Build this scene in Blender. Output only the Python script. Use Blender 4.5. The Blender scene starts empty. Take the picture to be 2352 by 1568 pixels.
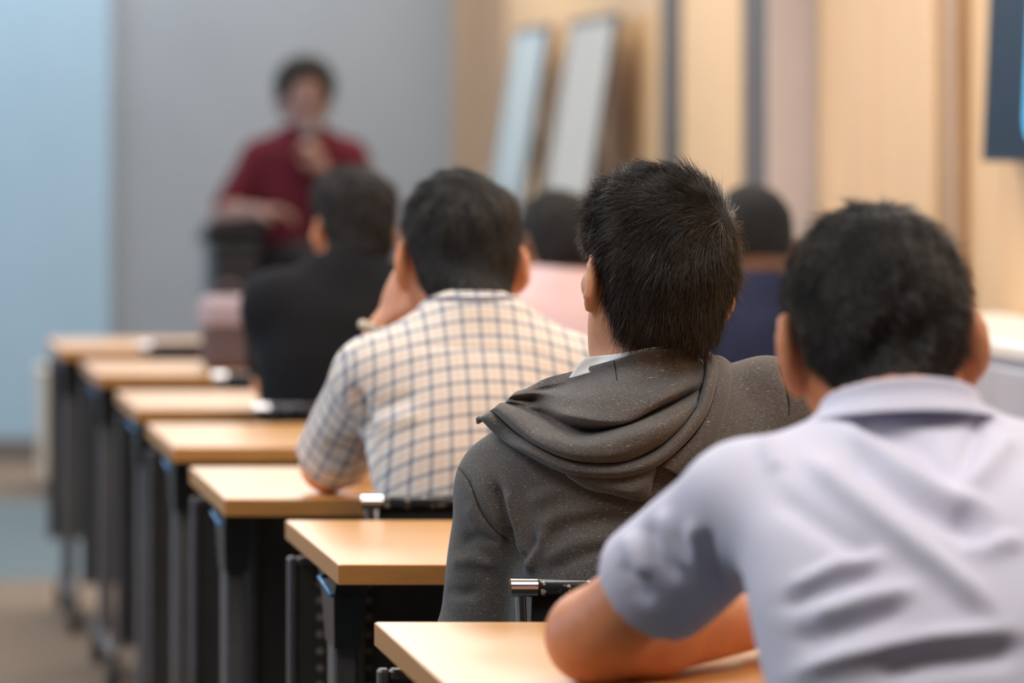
import bpy, math, random
import numpy as np
from mathutils import Vector, Matrix, Euler
from mathutils.bvhtree import BVHTree

random.seed(7)
RNG = np.random.default_rng(11)
SC = bpy.context.scene
COL = SC.collection

# ------------------------------------------------------------------ camera
F, PX0, PY0, CAM_H = 9366.0, -380.0, 330.0, 1.255      # focal length in pixels, optical axis, eye height
cam = bpy.data.objects.new('camera', bpy.data.cameras.new('camera'))
COL.objects.link(cam)
cam.location = (0, 0, CAM_H)
cam.rotation_euler = (math.pi / 2, 0, 0)
cam.data.sensor_width = 36.0
cam.data.lens = F * 36.0 / 2352
cam.data.shift_x = (1176 - PX0) / 2352
cam.data.shift_y = -(784 - PY0) / 2352
cam.data.clip_end = 60
cam.data.dof.use_dof = True
cam.data.dof.focus_distance = 4.76
cam.data.dof.aperture_fstop = 3.4
SC.camera = cam

# ------------------------------------------------------------------ world, exposure
W = bpy.data.worlds.new('sky')
SC.world = W
W.use_nodes = True
W.node_tree.nodes['Background'].inputs[0].default_value = (0.42, 0.68, 1.0, 1)
W.node_tree.nodes['Background'].inputs[1].default_value = 6.0
SC.view_settings.view_transform = 'Standard'
SC.view_settings.look = 'None'
SC.view_settings.gamma = 1.0
SC.view_settings.use_curve_mapping = False
SC.view_settings.exposure = 0.0
SC.cycles.use_denoising = True
SC.cycles.max_bounces = 8
SC.cycles.diffuse_bounces = 4
SC.cycles.glossy_bounces = 4
SC.cycles.sample_clamp_indirect = 6.0

CEILING_LIGHT = 9.5        # radiance of the diffuser panels
ADDED_SPOT = 60.0  # watts of the spots added above the back wall
DOWNLIGHT = 60.0           # watts of the warm wall washers


def at(px, py, Y):
    return np.array(((px - PX0) * Y / F, Y, CAM_H - (py - PY0) * Y / F))


# ------------------------------------------------------------------ materials
MATS = {}


def principled(name):
    m = bpy.data.materials.new(name)
    m.use_nodes = True
    nt = m.node_tree
    return m, nt, nt.nodes['Principled BSDF']


def node(nt, kind, **kw):
    n = nt.nodes.new(kind)
    for k, v in kw.items():
        if k in n.inputs.keys():
            n.inputs[k].default_value = v
        else:
            setattr(n, k, v)
    return n


def ramp(nt, stops):
    n = nt.nodes.new('ShaderNodeValToRGB')
    el = n.color_ramp.elements
    while len(el) < len(stops):
        el.new(0.5)
    for e, (p, c) in zip(el, stops):
        e.position = p
        e.color = (*c, 1) if len(c) == 3 else c
    return n


def mat(name, col, rough=0.5, metal=0.0, var=0.12, scale=40.0, bump=0.0, stretch=(1, 1, 1), sss=0.0, spec=0.5,
        coat=0.0, sheen=0.0, detail=4.0):
    """procedural surface: colour broken up by noise, optional fine relief"""
    if name in MATS:
        return MATS[name]
    m, nt, b = principled(name)
    L = nt.links.new
    tc = node(nt, 'ShaderNodeTexCoord')
    mp = node(nt, 'ShaderNodeMapping')
    mp.inputs['Scale'].default_value = stretch
    L(tc.outputs['Object'], mp.inputs['Vector'])
    nz = node(nt, 'ShaderNodeTexNoise', Scale=scale, Detail=detail, Roughness=0.6)
    L(mp.outputs[0], nz.inputs['Vector'])
    lo = tuple(max(0, c * (1 - var)) for c in col)
    hi = tuple(min(1, c * (1 + var)) for c in col)
    r = ramp(nt, [(0.3, lo), (0.7, hi)])
    L(nz.outputs[0], r.inputs[0])
    L(r.outputs[0], b.inputs['Base Color'])
    b.inputs['Roughness'].default_value = rough
    b.inputs['Metallic'].default_value = metal
    b.inputs['Specular IOR Level'].default_value = spec
    b.inputs['Coat Weight'].default_value = coat
    b.inputs['Coat Roughness'].default_value = 0.30
    b.inputs['Coat IOR'].default_value = 1.7
    b.inputs['Sheen Weight'].default_value = sheen
    if sss:
        b.inputs['Subsurface Weight'].default_value = sss
        b.inputs['Subsurface Radius'].default_value = (0.01, 0.004, 0.002)
        b.inputs['Subsurface Scale'].default_value = 0.6
    if bump:
        bp = node(nt, 'ShaderNodeBump', Strength=bump, Distance=0.002)
        L(nz.outputs[0], bp.inputs['Height'])
        L(bp.outputs[0], b.inputs['Normal'])
    MATS[name] = m
    return m


def emission(name, col, strength):
    m, nt, b = principled(name)
    b.inputs['Base Color'].default_value = (*col, 1)
    b.inputs['Emission Color'].default_value = (*col, 1)
    b.inputs['Emission Strength'].default_value = strength
    return m


def heather(name, base, fleck):
    """melange jersey: stretched fibre noise plus pale flecks"""
    m, nt, b = principled(name)
    L = nt.links.new
    tc = node(nt, 'ShaderNodeTexCoord')
    mp = node(nt, 'ShaderNodeMapping')
    mp.inputs['Rotation'].default_value = (0, 0.45, 0)
    mp.inputs['Scale'].default_value = (0.35, 1, 1)
    L(tc.outputs['Object'], mp.inputs['Vector'])
    n1 = node(nt, 'ShaderNodeTexNoise', Scale=900, Detail=3, Roughness=0.7)
    n2 = node(nt, 'ShaderNodeTexNoise', Scale=800, Detail=2, Roughness=0.5)
    n3 = node(nt, 'ShaderNodeTexNoise', Scale=14, Detail=3)
    mp2 = node(nt, 'ShaderNodeMapping')
    mp2.inputs['Rotation'].default_value = (0, -0.35, 0)
    mp2.inputs['Scale'].default_value = (0.13, 0.8, 1)
    L(tc.outputs['Object'], mp2.inputs['Vector'])
    L(mp.outputs[0], n1.inputs['Vector'])
    L(mp2.outputs[0], n2.inputs['Vector'])
    L(tc.outputs['Object'], n3.inputs['Vector'])
    r1 = ramp(nt, [(0.28, tuple(c * 0.5 for c in base)), (0.75, tuple(c * 1.55 for c in base))])
    L(n1.outputs[0], r1.inputs[0])
    r2 = ramp(nt, [(0.64, (0, 0, 0)), (0.78, (0.9, 0.9, 0.9))])
    L(n2.outputs[0], r2.inputs[0])
    r3 = ramp(nt, [(0.3, (0.86, 0.86, 0.88)), (0.7, (1.1, 1.08, 1.05))])
    L(n3.outputs[0], r3.inputs[0])
    mx = node(nt, 'ShaderNodeMix', data_type='RGBA')
    mx.inputs[7].default_value = (*fleck, 1)
    L(r2.outputs[0], mx.inputs[0])
    L(r1.outputs[0], mx.inputs[6])
    mu = node(nt, 'ShaderNodeMix', data_type='RGBA', blend_type='MULTIPLY')
    mu.inputs[0].default_value = 1
    L(mx.outputs[2], mu.inputs[6])
    L(r3.outputs[0], mu.inputs[7])
    L(mu.outputs[2], b.inputs['Base Color'])
    b.inputs['Roughness'].default_value = 0.95
    b.inputs['Specular IOR Level'].default_value = 0.15
    b.inputs['Sheen Weight'].default_value = 0.15
    bp = node(nt, 'ShaderNodeBump', Strength=0.25, Distance=0.0006)
    L(n1.outputs[0], bp.inputs['Height'])
    L(bp.outputs[0], b.inputs['Normal'])
    return m


def plaid(name):
    """cream tattersall cloth: navy lines and tan bands both ways, laid along the cloth coordinate 'weave'"""
    m, nt, b = principled(name)
    L = nt.links.new
    a = node(nt, 'ShaderNodeAttribute', attribute_name='weave')
    sp = node(nt, 'ShaderNodeSeparateXYZ')
    L(a.outputs['Vector'], sp.inputs[0])

    def band(sock, period, phase, width, soft):
        ad = node(nt, 'ShaderNodeMath', operation='MULTIPLY_ADD')
        L(sock, ad.inputs[0])
        ad.inputs[1].default_value = 1 / period
        ad.inputs[2].default_value = phase
        fr = node(nt, 'ShaderNodeMath', operation='FRACT')
        L(ad.outputs[0], fr.inputs[0])
        su = node(nt, 'ShaderNodeMath', operation='SUBTRACT')
        L(fr.outputs[0], su.inputs[0])
        su.inputs[1].default_value = 0.5
        ab = node(nt, 'ShaderNodeMath', operation='ABSOLUTE')
        L(su.outputs[0], ab.inputs[0])
        mr = node(nt, 'ShaderNodeMapRange')
        L(ab.outputs[0], mr.inputs[0])
        mr.inputs[1].default_value = width / period / 2 - soft
        mr.inputs[2].default_value = width / period / 2 + soft
        mr.inputs[3].default_value = 1
        mr.inputs[4].default_value = 0
        return mr.outputs[0]

    cur = None
    base = node(nt, 'ShaderNodeRGB')
    base.outputs[0].default_value = (0.72, 0.69, 0.65, 1)
    cur = base.outputs[0]
    P = 0.0275
    for ax in (0, 1):
        for ph, w, c, k in ((0.0, 0.0095, (0.66, 0.45, 0.30), 0.28), (0.5, 0.0058, (0.055, 0.06, 0.12), 0.60)):
            o = band(sp.outputs[ax], P, ph, w, 0.05)
            mul = node(nt, 'ShaderNodeMath', operation='MULTIPLY')
            L(o, mul.inputs[0])
            mul.inputs[1].default_value = k
            mx = node(nt, 'ShaderNodeMix', data_type='RGBA')
            L(mul.outputs[0], mx.inputs[0])
            L(cur, mx.inputs[6])
            mx.inputs[7].default_value = (*c, 1)
            cur = mx.outputs[2]
    L(cur, b.inputs['Base Color'])
    b.inputs['Roughness'].default_value = 0.9
    b.inputs['Specular IOR Level'].default_value = 0.2
    return m


def wood_wall(name, c1, c2):
    m, nt, b = principled(name)
    L = nt.links.new
    tc = node(nt, 'ShaderNodeTexCoord')
    mp = node(nt, 'ShaderNodeMapping')
    mp.inputs['Scale'].default_value = (6, 6, 0.5)
    L(tc.outputs['Object'], mp.inputs['Vector'])
    nz = node(nt, 'ShaderNodeTexNoise', Scale=3, Detail=6, Roughness=0.65)
    L(mp.outputs[0], nz.inputs['Vector'])
    r = ramp(nt, [(0.3, c1), (0.7, c2)])
    L(nz.outputs[0], r.inputs[0])
    L(r.outputs[0], b.inputs['Base Color'])
    b.inputs['Roughness'].default_value = 0.42
    return m


def carpet(name):
    """broad bands of brown and slate carpet tile across the room"""
    m, nt, b = principled(name)
    L = nt.links.new
    tc = node(nt, 'ShaderNodeTexCoord')
    sp = node(nt, 'ShaderNodeSeparateXYZ')
    L(tc.outputs['Object'], sp.inputs[0])
    wob = node(nt, 'ShaderNodeTexNoise', Scale=0.9, Detail=1)
    L(tc.outputs['Object'], wob.inputs['Vector'])
    ad = node(nt, 'ShaderNodeMath', operation='MULTIPLY_ADD')
    L(wob.outputs[0], ad.inputs[0])
    ad.inputs[1].default_value = 0.8
    L(sp.outputs[1], ad.inputs[2])
    mr = node(nt, 'ShaderNodeMapRange')
    L(ad.outputs[0], mr.inputs[0])
    mr.inputs[1].default_value = 0
    mr.inputs[2].default_value = 17
    r = ramp(nt, [(0.0, (0.13, 0.10, 0.075)), (0.30, (0.10, 0.12, 0.13)), (0.45, (0.17, 0.13, 0.10)),
                  (0.70, (0.22, 0.17, 0.13)), (0.725, (0.13, 0.17, 0.19)), (0.86, (0.13, 0.17, 0.19)), (0.885, (0.20, 0.155, 0.12))])
    L(mr.outputs[0], r.inputs[0])
    nz = node(nt, 'ShaderNodeTexNoise', Scale=220, Detail=3)
    L(tc.outputs['Object'], nz.inputs['Vector'])
    r2 = ramp(nt, [(0.3, (0.7, 0.7, 0.7)), (0.7, (1.25, 1.25, 1.25))])
    L(nz.outputs[0], r2.inputs[0])
    mu = node(nt, 'ShaderNodeMix', data_type='RGBA', blend_type='MULTIPLY')
    mu.inputs[0].default_value = 1
    L(r.outputs[0], mu.inputs[6])
    L(r2.outputs[0], mu.inputs[7])
    L(mu.outputs[2], b.inputs['Base Color'])
    b.inputs['Roughness'].default_value = 0.95
    b.inputs['Specular IOR Level'].default_value = 0.1
    return m


def scuffed(name):
    """black lacquered steel tube, chipped to tan primer and bare metal near its ends"""
    m, nt, b = principled(name)
    L = nt.links.new
    tc = node(nt, 'ShaderNodeTexCoord')
    nz = node(nt, 'ShaderNodeTexNoise', Scale=95, Detail=3, Roughness=0.55)
    L(tc.outputs['Object'], nz.inputs['Vector'])
    r = ramp(nt, [(0.0, (0.012, 0.012, 0.013)), (0.60, (0.012, 0.012, 0.013)), (0.605, (0.16, 0.09, 0.05)), (0.64, (0.55, 0.45, 0.36))])
    L(nz.outputs[0], r.inputs[0])
    L(r.outputs[0], b.inputs['Base Color'])
    b.inputs['Roughness'].default_value = 0.28
    return m


M_WALL = mat('grey wall paint', (0.245, 0.28, 0.32), 0.7, var=0.03, scale=3)
M_BLUE = mat('pale blue wall paint', (0.29, 0.43, 0.55), 0.7, var=0.03, scale=3)
M_PINKGREY = mat('pinkish grey plaster', (0.48, 0.42, 0.40), 0.65, var=0.04, scale=5)
M_CEIL = mat('white ceiling', (0.75, 0.75, 0.74), 0.8, var=0.03, scale=8)
M_OAK = wood_wall('honey wood panel', (0.62, 0.40, 0.21), (0.72, 0.48, 0.26))
M_OAKD = wood_wall('brown wood panel', (0.36, 0.22, 0.12), (0.43, 0.27, 0.15))
M_GROOVE = mat('dark panel joint', (0.10, 0.085, 0.075), 0.5, var=0.1)
M_SKIRT = mat('grey skirting', (0.13, 0.12, 0.11), 0.5)
M_CARPET = carpet('banded carpet')
M_TOP = mat('honey laminate', (0.84, 0.42, 0.11), 0.34, var=0.05, scale=9, stretch=(1, 6, 6), spec=0.6, coat=1.0)
M_EDGE = mat('orange brown edge band', (0.44, 0.20, 0.055), 0.35, var=0.10, scale=30, stretch=(0.6, 6, 6))
M_STEEL = mat('charcoal powder coated steel', (0.052, 0.048, 0.047), 0.42, var=0.10, metal=0.2)
M_GREYSTEEL = mat('grey steel tube', (0.115, 0.105, 0.105), 0.42, metal=0.4)
M_BLACK = mat('black plastic', (0.010, 0.010, 0.011), 0.4, var=0.2)
M_BLUEGLINT = mat('blue lever glint colour', (0.04, 0.22, 0.46), 0.25, var=0.05)  # blue wall's reflection on the lever, put into its base colour
M_HOLEDOT = mat('pale hole discs', (0.30, 0.25, 0.22), 0.4, metal=0.3)
M_CHROME = mat('chrome', (0.60, 0.60, 0.62), 0.14, metal=1.0, var=0.03)
M_TUBE = scuffed('scuffed black tube')
M_MESH = mat('black chair fabric', (0.009, 0.009, 0.010), 0.85, var=0.3, scale=400, bump=0.3)
M_RUBBER = mat('black rubber', (0.012, 0.012, 0.013), 0.7)
M_WHITE = mat('white paper', (0.80, 0.80, 0.80), 0.6, var=0.03)
M_SCREEN = mat('dark navy screen', (0.007, 0.014, 0.028), 0.35, var=0.2, scale=2, spec=0.15)
M_GLOW = emission('cyan screen light', (0.06, 0.42, 0.72), 0.75)


# ------------------------------------------------------------------ mesh helpers
def newobj(name, V, Fc, material, parent=None, smooth=False, origin=None):
    """one mesh object; vertices in world space, stored relative to the parent's place"""
    V = np.asarray(V, dtype=float)
    org = np.array(parent_world(parent)) if parent is not None else (np.zeros(3) if origin is None else np.array(origin))
    me = bpy.data.meshes.new(name)
    me.from_pydata((V - org).tolist(), [], [tuple(int(i) for i in f) for f in Fc])
    me.materials.append(material)
    if smooth:
        me.polygons.foreach_set('use_smooth', np.ones(len(me.polygons), dtype=bool))
    me.update()
    o = bpy.data.objects.new(name, me)
    COL.objects.link(o)
    if parent is not None:
        o.parent = parent
    elif origin is not None:
        o.location = origin
    return o


def parent_world(o):
    v = Vector((0, 0, 0))
    while o is not None:
        v += o.location
        o = o.parent
    return v


def tag(o, label=None, cat=None, group=None, kind=None):
    if label: o['label'] = label
    if cat: o['category'] = cat
    if group: o['group'] = group
    if kind: o['kind'] = kind
    return o


def empty(name, loc, label=None, cat=None, group=None):
    o = bpy.data.objects.new(name, None)
    o.empty_display_size = 0.05
    COL.objects.link(o)
    o.location = loc
    return tag(o, label, cat, group)


class MB:
    """collects vertices and faces of one part"""
    def __init__(s):
        s.v, s.f = [], []

    def add(s, V, Fc):
        n = len(s.v)
        s.v += [tuple(p) for p in V]
        s.f += [tuple(i + n for i in f) for f in Fc]
        return s

    def box(s, x0, x1, y0, y1, z0, z1, bev=0.0):
        if bev <= 0:
            V = [(x, y, z) for z in (z0, z1) for y in (y0, y1) for x in (x0, x1)]
            Fc = [(0, 2, 3, 1), (4, 5, 7, 6), (0, 1, 5, 4), (2, 6, 7, 3), (0, 4, 6, 2), (1, 3, 7, 5)]
            return s.add(V, Fc)
        b = bev
        V, Fc = [], []
        lay = [(z0, b), (z0 + b, 0), (z1 - b, 0), (z1, b)]
        for z, i in lay:
            c = b * 0.3 if i else b
            ring = [(x0 + i + c, y0 + i), (x1 - i - c, y0 + i), (x1 - i, y0 + i + c), (x1 - i, y1 - i - c),
                    (x1 - i - c, y1 - i), (x0 + i + c, y1 - i), (x0 + i, y1 - i - c), (x0 + i, y0 + i + c)]
            V += [(x, y, z) for x, y in ring]
        for k in range(3):
            for j in range(8):
                a, c = k * 8 + j, k * 8 + (j + 1) % 8
                Fc.append((a, c, c + 8, a + 8))
        Fc.append(tuple(range(7, -1, -1)))
        Fc.append(tuple(range(24, 32)))
        return s.add(V, Fc)

    def tube(s, pts, rad, n=12, cap=True, sx=1.0):
        P = np.array(pts, dtype=float)
        R = np.full(len(P), rad, dtype=float) if np.isscalar(rad) else np.array(rad, dtype=float)
        V, Fc = [], []
        up = None
        for i in range(len(P)):
            t = P[min(i + 1, len(P) - 1)] - P[max(i - 1, 0)]
            t /= np.linalg.norm(t) + 1e-12
            if up is None:
                ref = np.array((0, 0, 1.0)) if abs(t[2]) < 0.9 else np.array((0, 1.0, 0))
                up = np.cross(ref, t)
                up /= np.linalg.norm(up)
            else:
                up = up - t * np.dot(up, t)
                up /= np.linalg.norm(up)
            sd = np.cross(t, up)
            for k in range(n):
                a = 2 * math.pi * k / n
                V.append(P[i] + R[i] * (math.cos(a) * up * sx + math.sin(a) * sd))
        for i in range(len(P) - 1):
            for k in range(n):
                a, c = i * n + k, i * n + (k + 1) % n
                Fc.append((a, c, c + n, a + n))
        if cap:
            Fc.append(tuple(range(n - 1, -1, -1)))
            Fc.append(tuple(range((len(P) - 1) * n, len(P) * n)))
        return s.add(V, Fc)

    def build(s, name, material, parent=None, smooth=False, origin=None):
        o = newobj(name, s.v, s.f, material, parent, smooth, origin)
        return o


def autosmooth(o, deg=40):
    me = o.data
    me.polygons.foreach_set('use_smooth', np.ones(len(me.polygons), dtype=bool))
    me.set_sharp_from_angle(angle=math.radians(deg))
    return o


def copy_tree(o, dx, parent=None):
    c = o.copy()
    COL.objects.link(c)
    if parent is None:
        c.location = Vector(o.location) + Vector(dx)
    else:
        c.parent = parent
    for ch in o.children:
        copy_tree(ch, dx, c)
    return c


# ------------------------------------------------------------------ the room
XR, YB, XL, YF, ZC = 2.44, 16.1, -3.4, -2.2, 2.85


def struct(mb, name, m, parent=None, smooth=False):
    return tag(mb.build(name, m, parent, smooth), kind='structure')


struct(MB().box(XL, XR + 0.15, YF, YB + 0.15, -0.12, 0), 'floor', M_CARPET)
struct(MB().box(XL - 0.15, XR + 0.15, YF - 0.15, YB + 0.15, ZC, ZC + 0.12), 'ceiling', M_CEIL)
XBL = (250 - PX0) * YB / F          # where the blue section of the back wall ends
struct(MB().box(XBL, XR + 0.15, YB, YB + 0.15, 0, ZC), 'wall_back', M_WALL)
struct(MB().box(XL - 0.15, XBL, YB - 0.05, YB + 0.15, 0, ZC), 'wall_back_blue', M_BLUE)
struct(MB().box(XL - 0.15, XR + 0.15, YF - 0.15, YF, 0, ZC), 'wall_rear', M_WALL)
struct(MB().box(XL, XBL, YB - 0.07, YB - 0.05, 0, 0.10, 0.004), 'baseboard_back_blue', M_SKIRT)
struct(MB().box(XBL, XR - 0.02, YB - 0.02, YB, 0, 0.10, 0.004), 'baseboard_back', M_SKIRT)
# left wall with four daylight windows
wins = [(5.2, 8.0), (8.8, 11.6), (12.4, 15.2)]
ZW0, ZW1 = 0.85, 2.5
lw = MB()
ys = [YF] + [v for w in wins for v in w] + [YB]
for i in range(0, len(ys), 2):
    lw.box(XL - 0.15, XL, ys[i], ys[i + 1], 0, ZC)
for a, b in wins:
    lw.box(XL - 0.15, XL, a, b, 0, ZW0)
    lw.box(XL - 0.15, XL, a, b, ZW1, ZC)
struct(lw, 'wall_left', M_WALL)
m_glass = bpy.data.materials.new('window glass')
m_glass.use_nodes = True
nt = m_glass.node_tree
nt.nodes.remove(nt.nodes['Principled BSDF'])
tr, gl, fr, mxs = (nt.nodes.new(k) for k in ('ShaderNodeBsdfTransparent', 'ShaderNodeBsdfGlossy', 'ShaderNodeFresnel', 'ShaderNodeMixShader'))
gl.inputs['Roughness'].default_value = 0.02
nt.links.new(fr.outputs[0], mxs.inputs[0])
nt.links.new(tr.outputs[0], mxs.inputs[1])
nt.links.new(gl.outputs[0], mxs.inputs[2])
nt.links.new(mxs.outputs[0], nt.nodes['Material Output'].inputs[0])
M_FRAME = mat('white window frame', (0.7, 0.7, 0.7), 0.4, var=0.03)
for i, (a, b) in enumerate(wins):
    w = empty('window_%d' % (i + 1), (XL - 0.07, (a + b) / 2, ZW0))
    tag(w, kind='structure')
    fm = MB()
    for y0, y1, z0, z1 in ((a, a + .05, ZW0, ZW1), (b - .05, b, ZW0, ZW1), (a + .05, b - .05, ZW0, ZW0 + .05), (a + .05, b - .05, ZW1 - .05, ZW1),
                           ((a + b) / 2 - .025, (a + b) / 2 + .025, ZW0 + .05, ZW1 - .05)):
        fm.box(XL - 0.10, XL - 0.04, y0, y1, z0, z1, 0.003)
    fm.build('window_frame', M_FRAME, w)
    for y0, y1 in ((a + .05, (a + b) / 2 - .025), ((a + b) / 2 + .025, b - .05)):
        MB().box(XL - 0.073, XL - 0.067, y0, y1, ZW0 + .05, ZW1 - .05).build('pane', m_glass, w)

# right wall: honey panels, brown panels, dark joints, a pinkish grey pillar
wr = struct(MB().box(XR, XR + 0.15, YF, YB, 0, ZC), 'wall_right', M_OAKD)


def ywall(px, x=XR):
    return x * F / (px - PX0)


def panel(y0, y1, m, out=0.012, name='wall_panel'):
    return MB().box(XR - out, XR + 0.002, y0, y1, 0.10, ZC - 0.02, 0.003).build(name, m, wr)


edges = [(1052, 1168, M_OAKD, 0.02), (1172, 1415, M_OAK, 0.015), (1420, 1538, M_OAK, 0.02), (1582, 1728, M_OAK, 0.02),
         (1895, 2030, M_OAK, 0.02), (2034, 2166, M_OAK, 0.02), (2172, 2238, M_OAKD, 0.012), (2244, 2330, M_OAK, 0.02),
         (2334, 2520, M_OAK, 0.02), (2524, 2800, M_OAK, 0.02), (2804, 3300, M_OAK, 0.02), (3304, 4200, M_OAK, 0.02)]
for p0, p1, m, out in edges:
    panel(ywall(p1), ywall(p0), m, out)
for p0, p1 in ((1540, 1580), (1730, 1758)):
    MB().box(XR - 0.03, XR + 0.002, ywall(p1), ywall(p0), 0.10, ZC - 0.02, 0.004).build('panel_joint', M_GROOVE, wr)
yp = ywall(1888)
pil = struct(MB().box(XR - 0.135, XR + 0.001, yp, yp + 0.12, 0, ZC, 0.006), 'trim_1', M_PINKGREY)
MB().box(XR - 0.141, XR - 0.1345, yp + 0.008, yp + 0.118, 0.10, ZC - 0.02, 0.001).build('corner_strip', M_GROOVE, pil)
yq = ywall(2243)
struct(MB().box(XR - 0.05, XR + 0.001, yq - 0.02, yq + 0.02, 0, ZC, 0.004), 'trim_2', M_OAKD)
struct(MB().box(XR - 0.022, XR, YF, YB, 0, 0.10, 0.004), 'baseboard_right', M_SKIRT)


# ceiling lights (diffuser panels) and warm wall washers
M_DIFF = emission('lit diffuser', (1.0, 0.965, 0.92), CEILING_LIGHT)
M_WARM = emission('warm lamp', (1.0, 0.72, 0.40), 12.0)


def ceiling_light(x, y, label):
    e = empty('ceiling_light', (x, y, ZC), label, 'ceiling light', 'square diffuser lights in the ceiling')
    fm = MB()
    s, w = 0.60, 0.03
    for x0, x1, y0, y1 in ((-s, s, -s, -s + w), (-s, s, s - w, s), (-s, -s + w, -s + w, s - w), (s - w, s, -s + w, s - w)):
        fm.box(x + x0, x + x1, y + y0, y + y1, ZC - 0.03, ZC - 0.001, 0.003)
    fm.build('frame', M_FRAME, e)
    MB().box(x - s + w, x + s - w, y - s + w, y + s - w, ZC - 0.02, ZC - 0.004).build('diffuser', M_DIFF, e)


NTH = ['nearest the back wall', 'second from the back wall', 'third from the back wall', 'fourth from the back wall', 'fifth from the back wall', 'sixth from the back wall']
for i, y in enumerate((3.4, 6.0, 8.6, 11.2, 13.9)):
    for j, x in enumerate((-0.9, 1.5)):
        ceiling_light(x, y, 'square white ceiling light, %s, %s' % (NTH[4 - i], ('on the window side', 'above the desks')[j]))


def downlight(y, k):
    x = XR - 0.13
    e = empty('downlight', (x, y, ZC), 'round warm downlight above the wood wall, %s' % NTH[k], 'downlight', 'warm downlights along the wood wall')
    MB().tube([(x, y, ZC - 0.012), (x, y, ZC - 0.001)], [0.075, 0.08], 24).build('trim_ring', M_FRAME, e)
    MB().tube([(x, y, ZC - 0.016), (x, y, ZC - 0.013)], 0.055, 24).build('lamp', M_WARM, e)
    ld = bpy.data.lights.new('downlight_beam', 'SPOT')
    ld.energy = DOWNLIGHT
    ld.color = (1.0, 0.74, 0.46)
    ld.spot_size = math.radians(96)
    ld.spot_blend = 0.9
    ld.shadow_soft_size = 0.05
    lo = bpy.data.objects.new('downlight_beam', ld)
    COL.objects.link(lo)
    lo.parent = e
    lo.location = (0, 0, -0.03)
    lo.rotation_euler = (0, math.radians(6), 0)


for k, y in enumerate((15.3, 13.4, 11.3, 9.05, 6.9, 4.8)):
    downlight(y, k)

def add_wall_spot(x, k):  # unseen spot, added to brighten the upper wall that the desk tops reflect
    y = YB - 0.38
    e = empty('added_wall_spot', (x, y, ZC), 'added unseen ceiling spot brightening the upper back wall, %s' % ('nearest the wood wall', 'second from the wood wall', 'third from the wood wall', 'fourth from the wood wall', 'fifth from the wood wall')[k], 'downlight', 'added unseen ceiling spots along the back wall')
    MB().tube([(x, y, ZC - 0.012), (x, y, ZC - 0.001)], [0.075, 0.08], 24).build('trim_ring', M_FRAME, e)
    MB().tube([(x, y, ZC - 0.016), (x, y, ZC - 0.013)], 0.055, 24).build('lamp', M_DIFF, e)
    ld = bpy.data.lights.new('added_spot_beam', 'SPOT')
    ld.energy = ADDED_SPOT
    ld.color = (1.0, 0.97, 0.95)
    ld.spot_size = math.radians(120)
    ld.spot_blend = 1.0
    ld.shadow_soft_size = 0.05
    lo = bpy.data.objects.new('added_spot_beam', ld)
    COL.objects.link(lo)
    lo.parent = e
    lo.location = (0, 0, -0.03)
    lo.rotation_euler = (math.radians(28), 0, 0)


for k, x in enumerate((2.0, 1.2, 0.4, -0.4, -1.2)):
    add_wall_spot(x, k)

# ------------------------------------------------------------------ desks
DD, DT, DZ = 0.60, 0.025, 0.73
DESK = [  # left edge X, near edge Y
    (0.593, 3.88), (0.629, 5.09), (0.577, 6.03), (0.586, 7.06), (0.598, 8.07), (0.598, 9.28), (0.575, 10.42)]
DW = 1.40


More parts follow.
